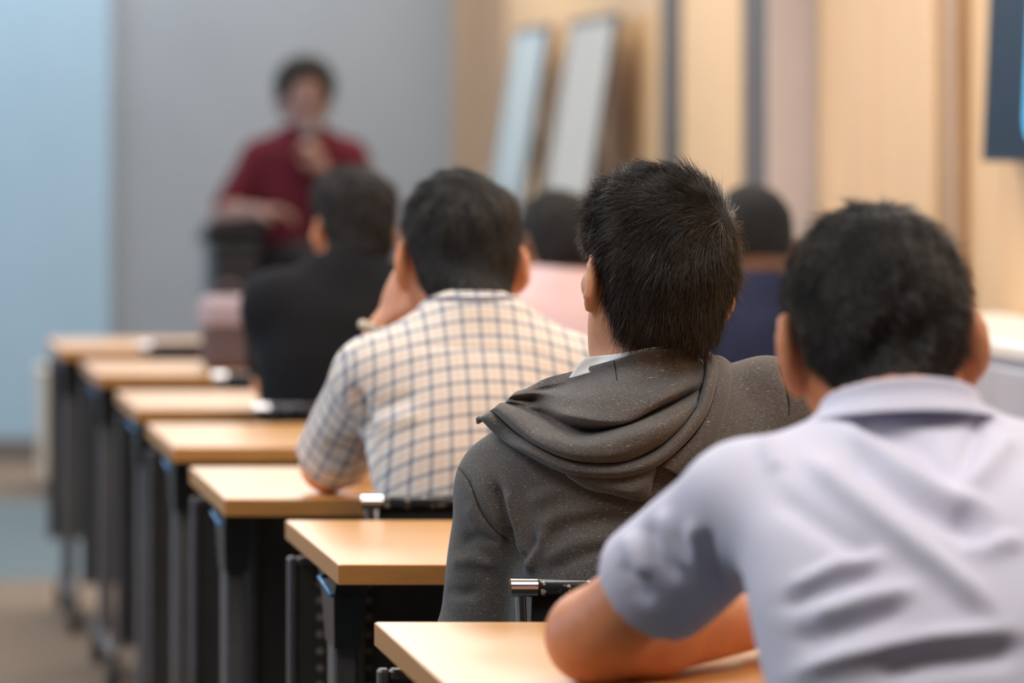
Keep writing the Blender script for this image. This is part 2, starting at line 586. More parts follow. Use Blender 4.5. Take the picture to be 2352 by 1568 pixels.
def make_desk():
    """training table on two castered T legs; origin at its near left corner on the floor"""
    e = empty('training_table', (0, 0, 0))
    top = MB().box(0.0015, DW - 0.0015, 0.0015, DD - 0.0015, DZ - DT, DZ, 0.001).build('tabletop', M_TOP, e)
    eb = MB()
    b = 0.0016
    for x0, x1, y0, y1 in ((0, DW, 0, b), (0, DW, DD - b, DD), (0, b, b, DD - b), (DW - b, DW, b, DD - b)):
        eb.box(x0, x1, y0, y1, DZ - DT - 0.0002, DZ - 0.0012)
    eb.build('edge_band', M_EDGE, top)
    zt = DZ - DT
    for sx in (0, 1):
        X = lambda v: v if sx == 0 else DW - v
        x0 = X(0.037)
        MB().box(x0 - 0.016, x0 + 0.016, 0.22, 0.29, 0.10, zt - 0.075, 0.004).build('leg_post', M_GREYSTEEL, e)
        # black bracket: tapered block under the top
        w0, w1 = 0.021, 0.017
        V = [(x0 - w0, .13, zt), (x0 + w0, .13, zt), (x0 + w0, .36, zt), (x0 - w0, .36, zt),
             (x0 - w0, .18, zt - .035), (x0 + w0, .18, zt - .035), (x0 + w0, .32, zt - .035), (x0 - w0, .32, zt - .035),
             (x0 - w1, .205, zt - .105), (x0 + w1, .205, zt - .105), (x0 + w1, .305, zt - .105), (x0 - w1, .305, zt - .105)]
        Fc = [(3, 2, 1, 0), (8, 9, 10, 11)]
        for k in (0, 4):
            for j in range(4):
                a, c = k + j, k + (j + 1) % 4
                Fc.append((a, c, c + 4, a + 4))
        br = MB().add(V, Fc).build('bracket', M_BLACK, e)
        s = -1 if sx == 0 else 1
        MB().tube([(X(0.001), .08, zt - .022), (X(0.001), .21, zt - .013), (X(.02), .23, zt - .012)], 0.0032, 8).build('release_lever', M_BLUEGLINT, br, True)
        ft = MB().tube([(x0, .02, .085), (x0, .10, .095), (x0, .30, .105), (x0, .50, .095), (x0, .58, .085)], [.014, .018, .022, .018, .014], 10).build('foot_bar', M_GREYSTEEL, e, True)
        for y in (0.03, 0.57):
            c = MB().tube([(x0 - .014, y, .036), (x0 - .012, y, .036), (x0 + .012, y, .036), (x0 + .014, y, .036)], [.028, .034, .034, .028], 18)
            c.tube([(x0, y, .034), (x0, y, .085)], .008, 8)
            c.build('caster', M_RUBBER, ft)
    # modesty panel with framed edge and pale discs standing in for perforations
    pn = MB().box(0.012, DW - 0.012, DD - 0.030, DD - 0.022, 0.20, 0.672, 0.002).build('modesty_panel', M_STEEL, e)
    fm = MB()
    for x0, x1, z0, z1 in ((0.0, .013, .19, .682), (DW - .013, DW, .19, .682), (.013, DW - .013, .669, .682), (.013, DW - .013, .19, .203)):
        fm.box(x0, x1, DD - 0.036, DD - 0.016, z0, z1, 0.003)
    fm.build('panel_frame', M_GREYSTEEL, pn)
    for xs in (0.085, DW - 0.105):
        MB().box(xs, xs + 0.02, DD - 0.052, DD - 0.030, 0.20, 0.668, 0.003).build('panel_stay', M_STEEL, pn)
    return e


ORD = ['nearest', 'second', 'third', 'fourth', 'fifth', 'sixth', 'farthest']
def hole_dots(desk):  # pale discs imitate the light floor showing through the panel's holes
    pn = [c for c in desk.children if c.name.split('.')[0] == 'modesty_panel'][0]
    rv = None
    for x in (0.045, 0.112, DW - 0.045, DW - 0.112):
        for k in range(17):
            z = 0.645 - k * 0.0235
            if rv is None:
                c = np.array((x, DD - 0.030, z)) + np.array(desk.location)
                rv = MB().tube([c + (0, 0, 0), c + (0, -0.0016, 0)], [0.0056, 0.0046], 10).build('hole_dot', M_HOLEDOT, pn)
                bx, bz = x, z
            else:
                q = rv.copy()
                COL.objects.link(q)
                q.parent = pn
                q.location = (x - bx, 0, z - bz)


desk0 = make_desk()
DLAB = ['nearest honey wood training table, under the bent arm of the man in the pale polo',
        'honey wood training table just beyond the sleeve of the grey hoodie',
        'honey wood training table with the elbow of the checked shirt resting on it',
        'wood training table with an empty chair, fourth from the front of the picture',
        'wood training table in front of the man in black, fifth from the front',
        'wood training table, second to last before the grey wall',
        'farthest wood training table, beside the pale blue wall']
desks = []
for i, (x, y) in enumerate(DESK):
    d = desk0 if i == 0 else copy_tree(desk0, (0, 0, 0))
    d.location = (x, y, 0)
    tag(d, DLAB[i], 'table', 'training tables in one column')
    desks.append(d)
for d in desks[:2]:
    hole_dots(d)


# ------------------------------------------------------------------ chairs
CW = 0.40


def make_chair():
    """stacking chair with a black sling back; origin on the floor under the middle of the top tube"""
    e = empty('conference_chair', (0, 0, 0))
    h, z = CW / 2, 0.748
    tb = MB().tube([(-h + .028, 0, z), (h - .028, 0, z)], 0.0095, 18).build('top_tube', M_TUBE, e, True)
    for s in (-1, 1):
        autosmooth(MB().tube([(s * h, 0, z), (s * (h - .0305), 0, z)], 0.0112, 20).build('chrome_end', M_CHROME, e))
        autosmooth(MB().tube([(s * (h - .012), .002, z - .006), (s * (h - .016), .012, z - .06), (s * (h - .02), .030, z - .16), (s * (h - .022), .035, z - .25), (s * (h - .022), .06, .44)], 0.0065, 10).build('back_post', M_CHROME, e), 60)
        MB().tube([(s * (h + .01), .04, .44), (s * (h + .012), -.03, .012)], 0.009, 10).build('leg', M_CHROME, e, True)
        MB().tube([(s * (h + .01), .40, .44), (s * (h + .012), .44, .012)], 0.009, 10).build('leg', M_CHROME, e, True)
        MB().tube([(s * (h + .01), .02, .445), (s * (h + .01), .42, .445)], 0.009, 10).build('seat_rail', M_CHROME, e, True)
    # sling back: sheet hanging from the tube, bowed
    V, Fc = [], []
    nu, nv = 12, 10
    for th in (0, 0.006):
        for j in range(nv + 1):
            for i in range(nu + 1):
                u, v = i / nu * 2 - 1, j / nv
                V.append((u * (h - .026), 0.004 + 0.035 * v - 0.020 * (1 - u * u) * math.sin(v * math.pi) + th, z - .004 - v * 0.27))
    n1 = (nu + 1) * (nv + 1)
    for j in range(nv):
        for i in range(nu):
            a = j * (nu + 1) + i
            Fc.append((a, a + nu + 1, a + nu + 2, a + 1))
            Fc.append((a + n1, a + 1 + n1, a + nu + 2 + n1, a + nu + 1 + n1))
    for j in range(nv):
        a, b = j * (nu + 1), j * (nu + 1) + nu
        Fc.append((a, a + n1, a + n1 + nu + 1, a + nu + 1))
        Fc.append((b, b + nu + 1, b + n1 + nu + 1, b + n1))
    MB().add(V, Fc).build('backrest', M_MESH, e, True)
    MB().box(-h, h, .03, .43, .425, .465, 0.015).build('seat', M_MESH, e)
    return e


chair0 = make_chair()
CHAIRS = [
    (0.985, 3.36, 'chair with black sling back carrying the man in the pale polo'),
    (0.972, 4.66, 'chair with chrome ended scuffed black tube behind the man in the grey hoodie'),
    (0.945, 5.775, 'chair with black top tube behind the man in the checked shirt'),
    (0.975, 6.70, 'empty chair pushed up to the fourth table, chrome end beside the checked elbow'),
    (1.000, 7.80, 'chair with black back behind the man in black'),
    (1.020, 8.86, 'empty black chair behind the man in black, its end over the fifth tabletop'),
    (0.960, 10.20, 'farthest black chair in the column, before the last table'),
    (1.609, 8.83, 'chair under the person in the pink shirt'),
    (1.800, 7.78, 'chair under the man in the navy shirt')]
for i, (x, y, lab) in enumerate(CHAIRS):
    c = chair0 if i == 0 else copy_tree(chair0, (0, 0, 0))
    c.location = (x, y, 0)
    tag(c, lab, 'chair', 'conference chairs with black sling backs')

# ------------------------------------------------------------------ people: distance fields turned into skins
def smin(a, b, k):
    if k <= 0:
        return np.minimum(a, b)
    h = np.maximum(k - np.abs(a - b), 0) / k
    return np.minimum(a, b) - h * h * k * 0.25


class Field:
    def __init__(s, lo, hi, h):
        s.h = h
        s.lo = np.array(lo, dtype=float)
        s.n = np.ceil((np.array(hi) - s.lo) / h).astype(int) + 1
        s.f = np.full(tuple(s.n), 0.15, dtype=np.float32)

    def block(s, lo, hi):
        a = np.clip(np.floor((np.array(lo) - s.lo) / s.h).astype(int), 0, s.n - 1)
        b = np.clip(np.ceil((np.array(hi) - s.lo) / s.h).astype(int) + 1, a + 1, s.n)
        sl = tuple(slice(i, j) for i, j in zip(a, b))
        ax = [(s.lo[i] + s.h * np.arange(a[i], b[i])).astype(np.float32) for i in range(3)]
        return sl, ax[0][:, None, None], ax[1][None, :, None], ax[2][None, None, :]

    def put(s, fn, lo, hi, k=0.0, op='add'):
        pad = max(k, 0.0) + 3 * s.h + 0.02
        sl, X, Y, Z = s.block(np.array(lo) - pad, np.array(hi) + pad)
        d = fn(X, Y, Z).astype(np.float32)
        a = s.f[sl]
        s.f[sl] = smin(a, d, k) if op == 'add' else -smin(-a, d, k)

    def cone(s, a, b, ra, rb, k=0.02, cut=None, op='add', flat=None):
        a, b = np.array(a, float), np.array(b, float)
        ab = b - a
        L2 = float(ab @ ab) + 1e-12

        def fn(X, Y, Z):
            t = np.clip(((X - a[0]) * ab[0] + (Y - a[1]) * ab[1] + (Z - a[2]) * ab[2]) / L2, 0, 1)
            d = np.sqrt((X - a[0] - t * ab[0]) ** 2 + (Y - a[1] - t * ab[1]) ** 2 + (Z - a[2] - t * ab[2]) ** 2) - (ra + (rb - ra) * t)
            if flat is not None:
                u = ab / math.sqrt(L2)
                e = a + ab * flat
                d = np.maximum(d, (X - e[0]) * u[0] + (Y - e[1]) * u[1] + (Z - e[2]) * u[2])
            return d
        r = max(ra, rb)
        s.put(fn, np.minimum(a, b) - r, np.maximum(a, b) + r, k, op)

    def ell(s, c, r, k=0.02, R=None, T=None, op='add'):
        """ellipsoid; c and axes in the frame (R, T) when given"""
        c, r = np.array(c, float), np.array(r, float)
        Rm = np.eye(3) if R is None else np.array(R, float)
        Tm = np.zeros(3) if T is None else np.array(T, float)
        w = Rm @ c + Tm

        def fn(X, Y, Z):
            x, y, z = X - w[0], Y - w[1], Z - w[2]
            q = [Rm[0, i] * x + Rm[1, i] * y + Rm[2, i] * z for i in range(3)]
            k0 = np.sqrt((q[0] / r[0]) ** 2 + (q[1] / r[1]) ** 2 + (q[2] / r[2]) ** 2)
            k1 = np.sqrt((q[0] / r[0] ** 2) ** 2 + (q[1] / r[1] ** 2) ** 2 + (q[2] / r[2] ** 2) ** 2) + 1e-9
            return k0 * (k0 - 1) / k1
        s.put(fn, w - r.max(), w + r.max(), k, op)

    def stack(s, tab, grow=0.0, k=0.02, power=2.3):
        """torso from slices (z, cx, cy, rx, ry)"""
        t = np.array(sorted([tuple(r) for r in tab]), float)
        zs = np.linspace(t[0, 0], t[-1, 0], 60)
        sm = []
        for c in range(1, 5):
            v = np.interp(zs, t[:, 0], t[:, c])
            for _ in range(4):
                v[1:-1] = (v[:-2] + 2 * v[1:-1] + v[2:]) / 4
            sm.append(v)

        def fn(X, Y, Z):
            zc = np.clip(Z, t[0, 0], t[-1, 0])
            cx, cy, rx, ry = (np.interp(zc, zs, v) for v in sm)
            rx, ry = rx + grow, ry + grow
            q = (np.abs((X - cx) / rx) ** power + np.abs((Y - cy) / ry) ** power) ** (1 / power)
            d = (q - 1) * np.minimum(rx, ry)
            over = np.maximum(Z - t[-1, 0] - grow, t[0, 0] - grow - Z)
            return np.where(over > 0, np.sqrt(np.maximum(d, 0) ** 2 + over ** 2) + np.minimum(d, 0) * 0, np.maximum(d, over))
        lo = (min(t[:, 1] - t[:, 3]) - grow, min(t[:, 2] - t[:, 4]) - grow, t[0, 0] - grow)
        hi = (max(t[:, 1] + t[:, 3]) + grow, max(t[:, 2] + t[:, 4]) + grow, t[-1, 0] + grow)
        s.put(fn, lo, hi, k)

    def mesh(s):
        f = s.f
        f[0], f[-1] = 0.1, 0.1
        f[:, 0], f[:, -1] = 0.1, 0.1
        f[:, :, 0], f[:, :, -1] = 0.1, 0.1
        ins = f < 0
        c = np.zeros(tuple(s.n - 1), dtype=np.uint8)
        for i in (0, 1):
            for j in (0, 1):
                for k in (0, 1):
                    c += ins[i:i + s.n[0] - 1, j:j + s.n[1] - 1, k:k + s.n[2] - 1]
        act = np.argwhere((c > 0) & (c < 8))
        idx = np.full(c.shape, -1, dtype=np.int32)
        idx[act[:, 0], act[:, 1], act[:, 2]] = np.arange(len(act))
        off = np.array([(i, j, k) for i in (0, 1) for j in (0, 1) for k in (0, 1)])
        val = np.stack([f[act[:, 0] + o[0], act[:, 1] + o[1], act[:, 2] + o[2]] for o in off], 1).astype(float)
        acc, cnt = np.zeros((len(act), 3)), np.zeros(len(act))
        for a in range(8):
            for b in range(a + 1, 8):
                if np.abs(off[a] - off[b]).sum() != 1:
                    continue
                x = (val[:, a] < 0) != (val[:, b] < 0)
                t = np.where(x, val[:, a] / np.where(x, val[:, a] - val[:, b], 1), 0)
                p = off[a][None] + t[:, None] * (off[b] - off[a])[None]
                acc += np.where(x[:, None], p, 0)
                cnt += x
        V = s.lo + s.h * (act + acc / np.maximum(cnt, 1)[:, None])
        Q = []
        for ax in range(3):
            u, w = (ax + 1) % 3, (ax + 2) % 3
            A = [slice(None)] * 3
            B = [slice(None)] * 3
            A[ax], B[ax] = slice(0, -1), slice(1, None)
            x = ins[tuple(A)] != ins[tuple(B)]
            e = np.argwhere(x)
            e = e[(e[:, u] > 0) & (e[:, w] > 0) & (e[:, u] < s.n[u] - 1) & (e[:, w] < s.n[w] - 1)]
            fwd = ins[tuple(e.T)]
            du, dw = np.eye(3, dtype=int)[u], np.eye(3, dtype=int)[w]
            q = np.stack([idx[tuple((e - du - dw).T)], idx[tuple((e - dw).T)], idx[tuple(e.T)], idx[tuple((e - du).T)]], 1)
            q[~fwd] = q[~fwd][:, ::-1]
            Q.append(q)
        Q = np.concatenate(Q)
        return V, Q[(Q >= 0).all(1)]


def fastobj(name, V, Q, material, parent):
    """mesh from numpy arrays, all faces of one size"""
    org = np.array(parent_world(parent))
    V = np.asarray(V, float) - org
    Q = np.asarray(Q, dtype=np.int32)
    n = Q.shape[1]
    me = bpy.data.meshes.new(name)
    me.vertices.add(len(V))
    me.vertices.foreach_set('co', V.astype(np.float32).ravel())
    me.loops.add(Q.size)
    me.loops.foreach_set('vertex_index', Q.ravel())
    me.polygons.add(len(Q))
    me.polygons.foreach_set('loop_start', np.arange(0, Q.size, n, dtype=np.int32))
    me.polygons.foreach_set('use_smooth', np.ones(len(Q), dtype=bool))
    me.update(calc_edges=True)
    me.materials.append(material)
    o = bpy.data.objects.new(name, me)
    COL.objects.link(o)
    o.parent = parent
    return o


def vnormals(V, Q):
    N = np.zeros_like(V)
    fn = np.cross(V[Q[:, 2]] - V[Q[:, 0]], V[Q[:, 3 if Q.shape[1] > 3 else 1]] - V[Q[:, 1 if Q.shape[1] > 3 else 0]])
    for i in range(Q.shape[1]):
        np.add.at(N, Q[:, i], fn)
    return N / (np.linalg.norm(N, axis=1, keepdims=True) + 1e-12)


def relax(V, Q, n=1, lam=0.5):
    E = np.concatenate([np.stack([Q[:, i], Q[:, (i + 1) % 4]], 1) for i in range(4)])
    for _ in range(n):
        A, c = np.zeros_like(V), np.zeros(len(V))
        np.add.at(A, E[:, 0], V[E[:, 1]])
        np.add.at(c, E[:, 0], 1)
        np.add.at(A, E[:, 1], V[E[:, 0]])
        np.add.at(c, E[:, 1], 1)
        V = V + lam * (A / np.maximum(c, 1)[:, None] - V)
    return V


def smoothstep(a, b, x):
    t = np.clip((x - a) / (b - a), 0, 1)
    return t * t * (3 - 2 * t)


def proj(V):
    return np.stack([PX0 + F * V[:, 0] / V[:, 1], PY0 + F * (CAM_H - V[:, 2]) / V[:, 1]], 1)


def crease(V, N, lines):
    """press folds into cloth on its rear side: lines = (points, height in m, half width); points as seen on the back"""
    P = proj(V)
    back = smoothstep(0.0, 0.35, -N[:, 1])
    d = np.zeros(len(V))
    for pts, amp, wid in lines:
        pts = np.array(pts, float)
        best = np.full(len(V), 1e9)
        tt = np.zeros(len(V))
        Ls = np.linalg.norm(np.diff(pts, axis=0), axis=1)
        S = np.concatenate([[0], np.cumsum(Ls)])
        for i in range(len(pts) - 1):
            a, b = pts[i], pts[i + 1]
            t = np.clip(((P - a) @ (b - a)) / (Ls[i] ** 2), 0, 1)
            dd = np.linalg.norm(P - a - t[:, None] * (b - a), axis=1)
            m = dd < best
            best = np.where(m, dd, best)
            tt = np.where(m, (S[i] + t * Ls[i]) / S[-1], tt)
        fade = smoothstep(0, 0.18, tt) * smoothstep(1.0, 0.8, tt) * 0.85 + 0.15
        d += amp * np.exp(-(best / wid) ** 2) * fade
    return V + N * (d * back)[:, None]


def rotm(yaw, pitch, roll):
    """yaw + turns to the left, pitch + bows forward, roll + leans to the right; degrees"""
    return np.array(Matrix.Rotation(math.radians(yaw), 3, 'Z') @ Matrix.Rotation(math.radians(roll), 3, 'Y') @ Matrix.Rotation(math.radians(-pitch), 3, 'X'))


def head_base(f, R, T, s=1.0, neck=None):
    """skull and neck only, the ground the hair grows on"""
    f.ell((0, -.012 * s, .030 * s), np.array((.0765, .097, .088)) * s, 0.02, R, T)
    f.ell((0, -.030 * s, -.020 * s), np.array((.064, .070, .070)) * s, 0.03, R, T)
    if neck is not None:
        f.cone(R @ np.array((0, -.022, -.055)) * 1 + T, neck, .052 * s, .056 * s, 0.03)


def head_full(f, R, T, s=1.0, neck=None, ear=1.0):
    head_base(f, R, T, s * .985, neck)
    q = lambda *p: R @ (np.array(p) * s) + T
    f.ell((0, .022 * s, -.030 * s), np.array((.062, .070, .072)) * s, 0.03, R, T)
    for x in (-1, 1):
        f.cone(q(x * .056, -.005, -.048), q(x * .024, .066, -.092), .019 * s, .018 * s, 0.025)
        f.ell((x * .043 * s, .062 * s, -.012 * s), np.array((.022, .020, .018)) * s, 0.02, R, T)
    f.ell((0, .068 * s, -.094 * s), np.array((.026, .020, .018)) * s, 0.02, R, T)
    f.ell((0, .078 * s, .030 * s), np.array((.050, .014, .010)) * s, 0.015, R, T)
    for x in (-1, 1):
        f.ell((x * .031 * s, .095 * s, .012 * s), np.array((.017, .013, .012)) * s, 0.012, R, T, op='sub')
    f.cone(q(0, .086, .012), q(0, .106, -.026), .008 * s, .012 * s, 0.010)
    for x in (-1, 1):
        f.ell((x * .011 * s, .096 * s, -.030 * s), np.array((.008, .010, .008)) * s, 0.006, R, T)
    f.ell((0, .087 * s, -.052 * s), np.array((.024, .009, .006)) * s, 0.006, R, T)
    f.ell((0, .085 * s, -.063 * s), np.array((.020, .009, .007)) * s, 0.006, R, T)
    es = s * ear
    # ears: flap with rolled rim, hollow in front, lobe below; flared out at the rear edge
    for x in (-1, 1):
        Re = R @ np.array(Matrix.Rotation(math.radians(x * 30), 3, 'Z') @ Matrix.Rotation(math.radians(-8), 3, 'X'))
        c = q(x * .079, -.010, -.014)
        Te = c
        f.ell((x * .004 * es, -.006 * es, 0), np.array((.006, .019, .031)) * es, 0.006, Re, Te)
        ring = []
        for k in range(15):
            a = math.radians(-35 + 250 * k / 14)
            ring.append(Re @ (np.array((x * .008, -.006 - .0165 * math.sin(a + 0.4), .029 * math.cos(a + 0.4) + .002)) * es) + Te)
        for a, b in zip(ring[:-1], ring[1:]):
            f.cone(a, b, .0042 * es, .0042 * es, 0.004)
        f.ell((x * .014 * es, .000, .002 * es), np.array((.009, .010, .018)) * es, 0.005, Re, Te, op='sub')
        f.ell((x * .005 * es, .000, -.028 * es), np.array((.005, .008, .010)) * es, 0.006, Re, Te)
    return q


def hairline(y, nape=-0.088, side=0.018):
    """height of the hair edge on the head as a function of y (front +)"""
    return np.interp(y, [-.2, -.060, -.045, -.030, -.008, .020, .034, .046, .060, .075, .12],
                     [nape, nape, nape * .92, nape * .45, side + .006, side, -.010, side + .02, .060, .076, .085])


def hair_cap(R, T, s, neck, h, thick, lo, hi, nape, side, seed, rough=0.0025, extra=None):
    f = Field(lo, hi, h)
    head_base(f, R, T, s, neck)
    f.f = np.where(f.f > 0.1, 0.1, f.f)
    ax = [f.lo[i] + f.h * np.arange(f.n[i]) for i in range(3)]
    X, Y, Z = ax[0][:, None, None] - T[0], ax[1][None, :, None] - T[1], ax[2][None, None, :] - T[2]
    x = (R[0, 0] * X + R[1, 0] * Y + R[2, 0] * Z) / s
    y = (R[0, 1] * X + R[1, 1] * Y + R[2, 1] * Z) / s
    z = (R[0, 2] * X + R[1, 2] * Y + R[2, 2] * Z) / s
    e = z - hairline(y, nape, side)
    t = smoothstep(-0.002, 0.040, e)
    tk = thick[0] + (thick[1] - thick[0]) * smoothstep(0.0, 0.10, z)
    if extra is not None:
        tk = tk + extra(x, y, z)
    rg = np.random.default_rng(seed)
    lump = np.zeros_like(x)
    for _ in range(7):
        w = rg.normal(size=3) * 95
        lump = lump + np.sin(w[0] * x + w[1] * y + w[2] * z * 0.6 + rg.uniform(0, 6.28))
    off = np.where(e > -0.002, tk * t - 0.001 + lump * rough * t * 0.4, -0.004)
    off = np.where(e < -0.004, -0.004, off)
    f.f = (f.f - off).astype(np.float32)
    V, Q = f.mesh()
    V = relax(V, Q, 2, 0.5)
    return V, Q


def strands(V, Q, R, T, s, n, length, rad, flow, nape, side, seed, tmin=0.35, lift=(0.25, 0.6), curl=0.25, segs=4, region=None, cover=None):
    """tapered hairs rooted on the cap, combed along flow(local point)"""
    rg = np.random.default_rng(seed)
    N = vnormals(V, Q)
    C = V[Q].mean(1)
    FN = N[Q].mean(1)
    Lc = (C - T) @ R / s
    e = Lc[:, 2] - hairline(Lc[:, 1], nape, side)
    A = np.linalg.norm(np.cross(V[Q[:, 2]] - V[Q[:, 0]], V[Q[:, 3]] - V[Q[:, 1]]), axis=1)
    w = A * (e > 0.001)
    if region is not None:
        w = w * region(Lc)
    pick = rg.choice(len(Q), size=n, p=w / w.sum())
    bw = rg.dirichlet((1, 1, 1, 1), size=n)
    P = (V[Q[pick]] * bw[:, :, None]).sum(1)
    nn = FN[pick] / (np.linalg.norm(FN[pick], axis=1, keepdims=True) + 1e-9)
    loc = (P - T) @ R / s
    fl = flow(loc) @ R.T
    # clumps: hairs near each other share a small deviation
    cl = np.zeros((n, 3))
    for _ in range(5):
        k = rg.normal(size=3) * 120
        cl += np.sin(loc @ k + rg.uniform(0, 6.28))[:, None] * rg.normal(size=3)[None] * 0.13
    if cover is not None:
        cw = np.exp(-(np.linalg.norm(loc - cover[0], axis=1) / .026) ** 2)
        fl = fl + (np.array(cover[1]) @ R.T)[None] * (2.2 * cw)[:, None]
    d = fl + cl + rg.normal(size=(n, 3)) * 0.16
    d -= nn * (d * nn).sum(1, keepdims=True)
    d /= np.linalg.norm(d, axis=1, keepdims=True) + 1e-9
    ed = e[pick]
    near = smoothstep(0.0, 0.035, ed)
    Ls = length * (0.45 + 0.55 * near) * rg.uniform(0.6, 1.15, n)
    Ls = Ls * (1 - .55 * smoothstep(.0, .04, loc[:, 1]) * smoothstep(.09, .03, loc[:, 2]))
    lf = rg.uniform(lift[0], lift[1], n)
    stray = rg.random(n) < 0.03
    lf = np.where(stray, lf + 0.5, lf)
    P = P - nn * 0.003
    pts = [P]
    cur = P
    tip = rg.normal(size=(n, 3)) * curl
    for i in range(segs):
        u = i / segs
        dd = d + nn * (lf * (1 - 1.25 * u))[:, None] + tip * u * 0.6
        dd /= np.linalg.norm(dd, axis=1, keepdims=True)
        cur = cur + dd * (Ls / segs)[:, None]
        pts.append(cur)
    pts = np.stack(pts, 1)                                            # n, segs+1, 3
    side_v = np.cross(d, nn)
    side_v /= np.linalg.norm(side_v, axis=1, keepdims=True) + 1e-9
    rr = rad * rg.uniform(0.6, 1.3, n)
    VV = np.zeros((n, segs * 3 + 1, 3))
    for i in range(segs):
        r = rr * (1 - 0.75 * i / segs)
        for k in range(3):
            a = 2 * math.pi * k / 3
            VV[:, i * 3 + k] = pts[:, i] + (side_v * math.cos(a) + nn * math.sin(a)) * r[:, None]
    VV[:, -1] = pts[:, -1]
    q = []
    for i in range(segs - 1):
        for k in range(3):
            a, b = i * 3 + k, i * 3 + (k + 1) % 3
            q += [(a, b, b + 3), (a, b + 3, a + 3)]
    for k in range(3):
        q.append(((segs - 1) * 3 + k, (segs - 1) * 3 + (k + 1) % 3, segs * 3))
    q = np.array(q)
    m = segs * 3 + 1
    QQ = (q[None] + (np.arange(n) * m)[:, None, None]).reshape(-1, 3)
    return VV.reshape(-1, 3), QQ


def hand(f, wrist, dirv, palm, curl=0.5, s=1.0, side=1):
    """palm, four curled fingers of unequal length and a thumb leaving the side of the palm"""
    d = np.array(dirv, float)
    d /= np.linalg.norm(d)
    p = np.array(palm, float)
    p -= d * (p @ d)
    p /= np.linalg.norm(p)
    a = np.cross(d, p) * side                     # towards the thumb
    w = np.array(wrist, float)
    Rm = np.stack([a, d, p], 1)
    f.ell((0, .045 * s, 0), np.array((.040, .050, .015)) * s, 0.015, Rm, w)
    for i, (o, L) in enumerate(((.028, .070), (.009, .078), (-.010, .072), (-.028, .056))):
        b = w + a * o * s + d * .082 * s
        ang = 0.0
        r = (.0088, .0085, .0082, .0074)[i] * s
        for k in range(3):
            ang += curl * (0.7, 1.0, 0.7)[k]
            dd = d * math.cos(ang) + p * math.sin(ang)
            e = b + dd * L * s * (.45, .32, .23)[k]
            f.cone(b, e, r, r * .93, 0.004)
            b, r = e, r * .93
    b = w + a * .030 * s + d * .022 * s
    e = b + (a * .55 + d * .55 + p * .45) * .042 * s
    f.cone(b, e, .013 * s, .0105 * s, 0.012)
    f.cone(e, e + (d * .8 + p * .35 + a * .1) * .032 * s, .0105 * s, .009 * s, 0.004)


SKIN = {}


def skin(name, col):
    return mat(name, col, 0.48, var=0.07, scale=60, sss=0.12, bump=0.05)


def hair_mat(name, col, rough=0.38):
    m, nt, b = principled(name)
    tc = node(nt, 'ShaderNodeTexCoord')
    nz = node(nt, 'ShaderNodeTexNoise', Scale=160, Detail=2)
    nt.links.new(tc.outputs['Object'], nz.inputs['Vector'])
    r = ramp(nt, [(0.35, tuple(c * 0.6 for c in col)), (0.7, tuple(c * 1.7 for c in col))])
    nt.links.new(nz.outputs[0], r.inputs[0])
    nt.links.new(r.outputs[0], b.inputs['Base Color'])
    b.inputs['Roughness'].default_value = rough
    b.inputs['Specular IOR Level'].default_value = 0.5
    return m


M_HAIR = hair_mat('black hair', (0.034, 0.026, 0.021), .28)
M_HAIRCAP = hair_mat('black hair roots', (0.006, 0.0055, 0.005), 0.95)
M_TROUSER = mat('dark trousers', (0.02, 0.02, 0.025), 0.9, var=0.2, scale=300)
M_SHOE = mat('dark shoes', (0.015, 0.013, 0.012), 0.5)
M_EYE = mat('eye white', (0.7, 0.68, 0.65), 0.2, var=0.03)
M_IRIS = mat('dark iris', (0.02, 0.012, 0.008), 0.2)


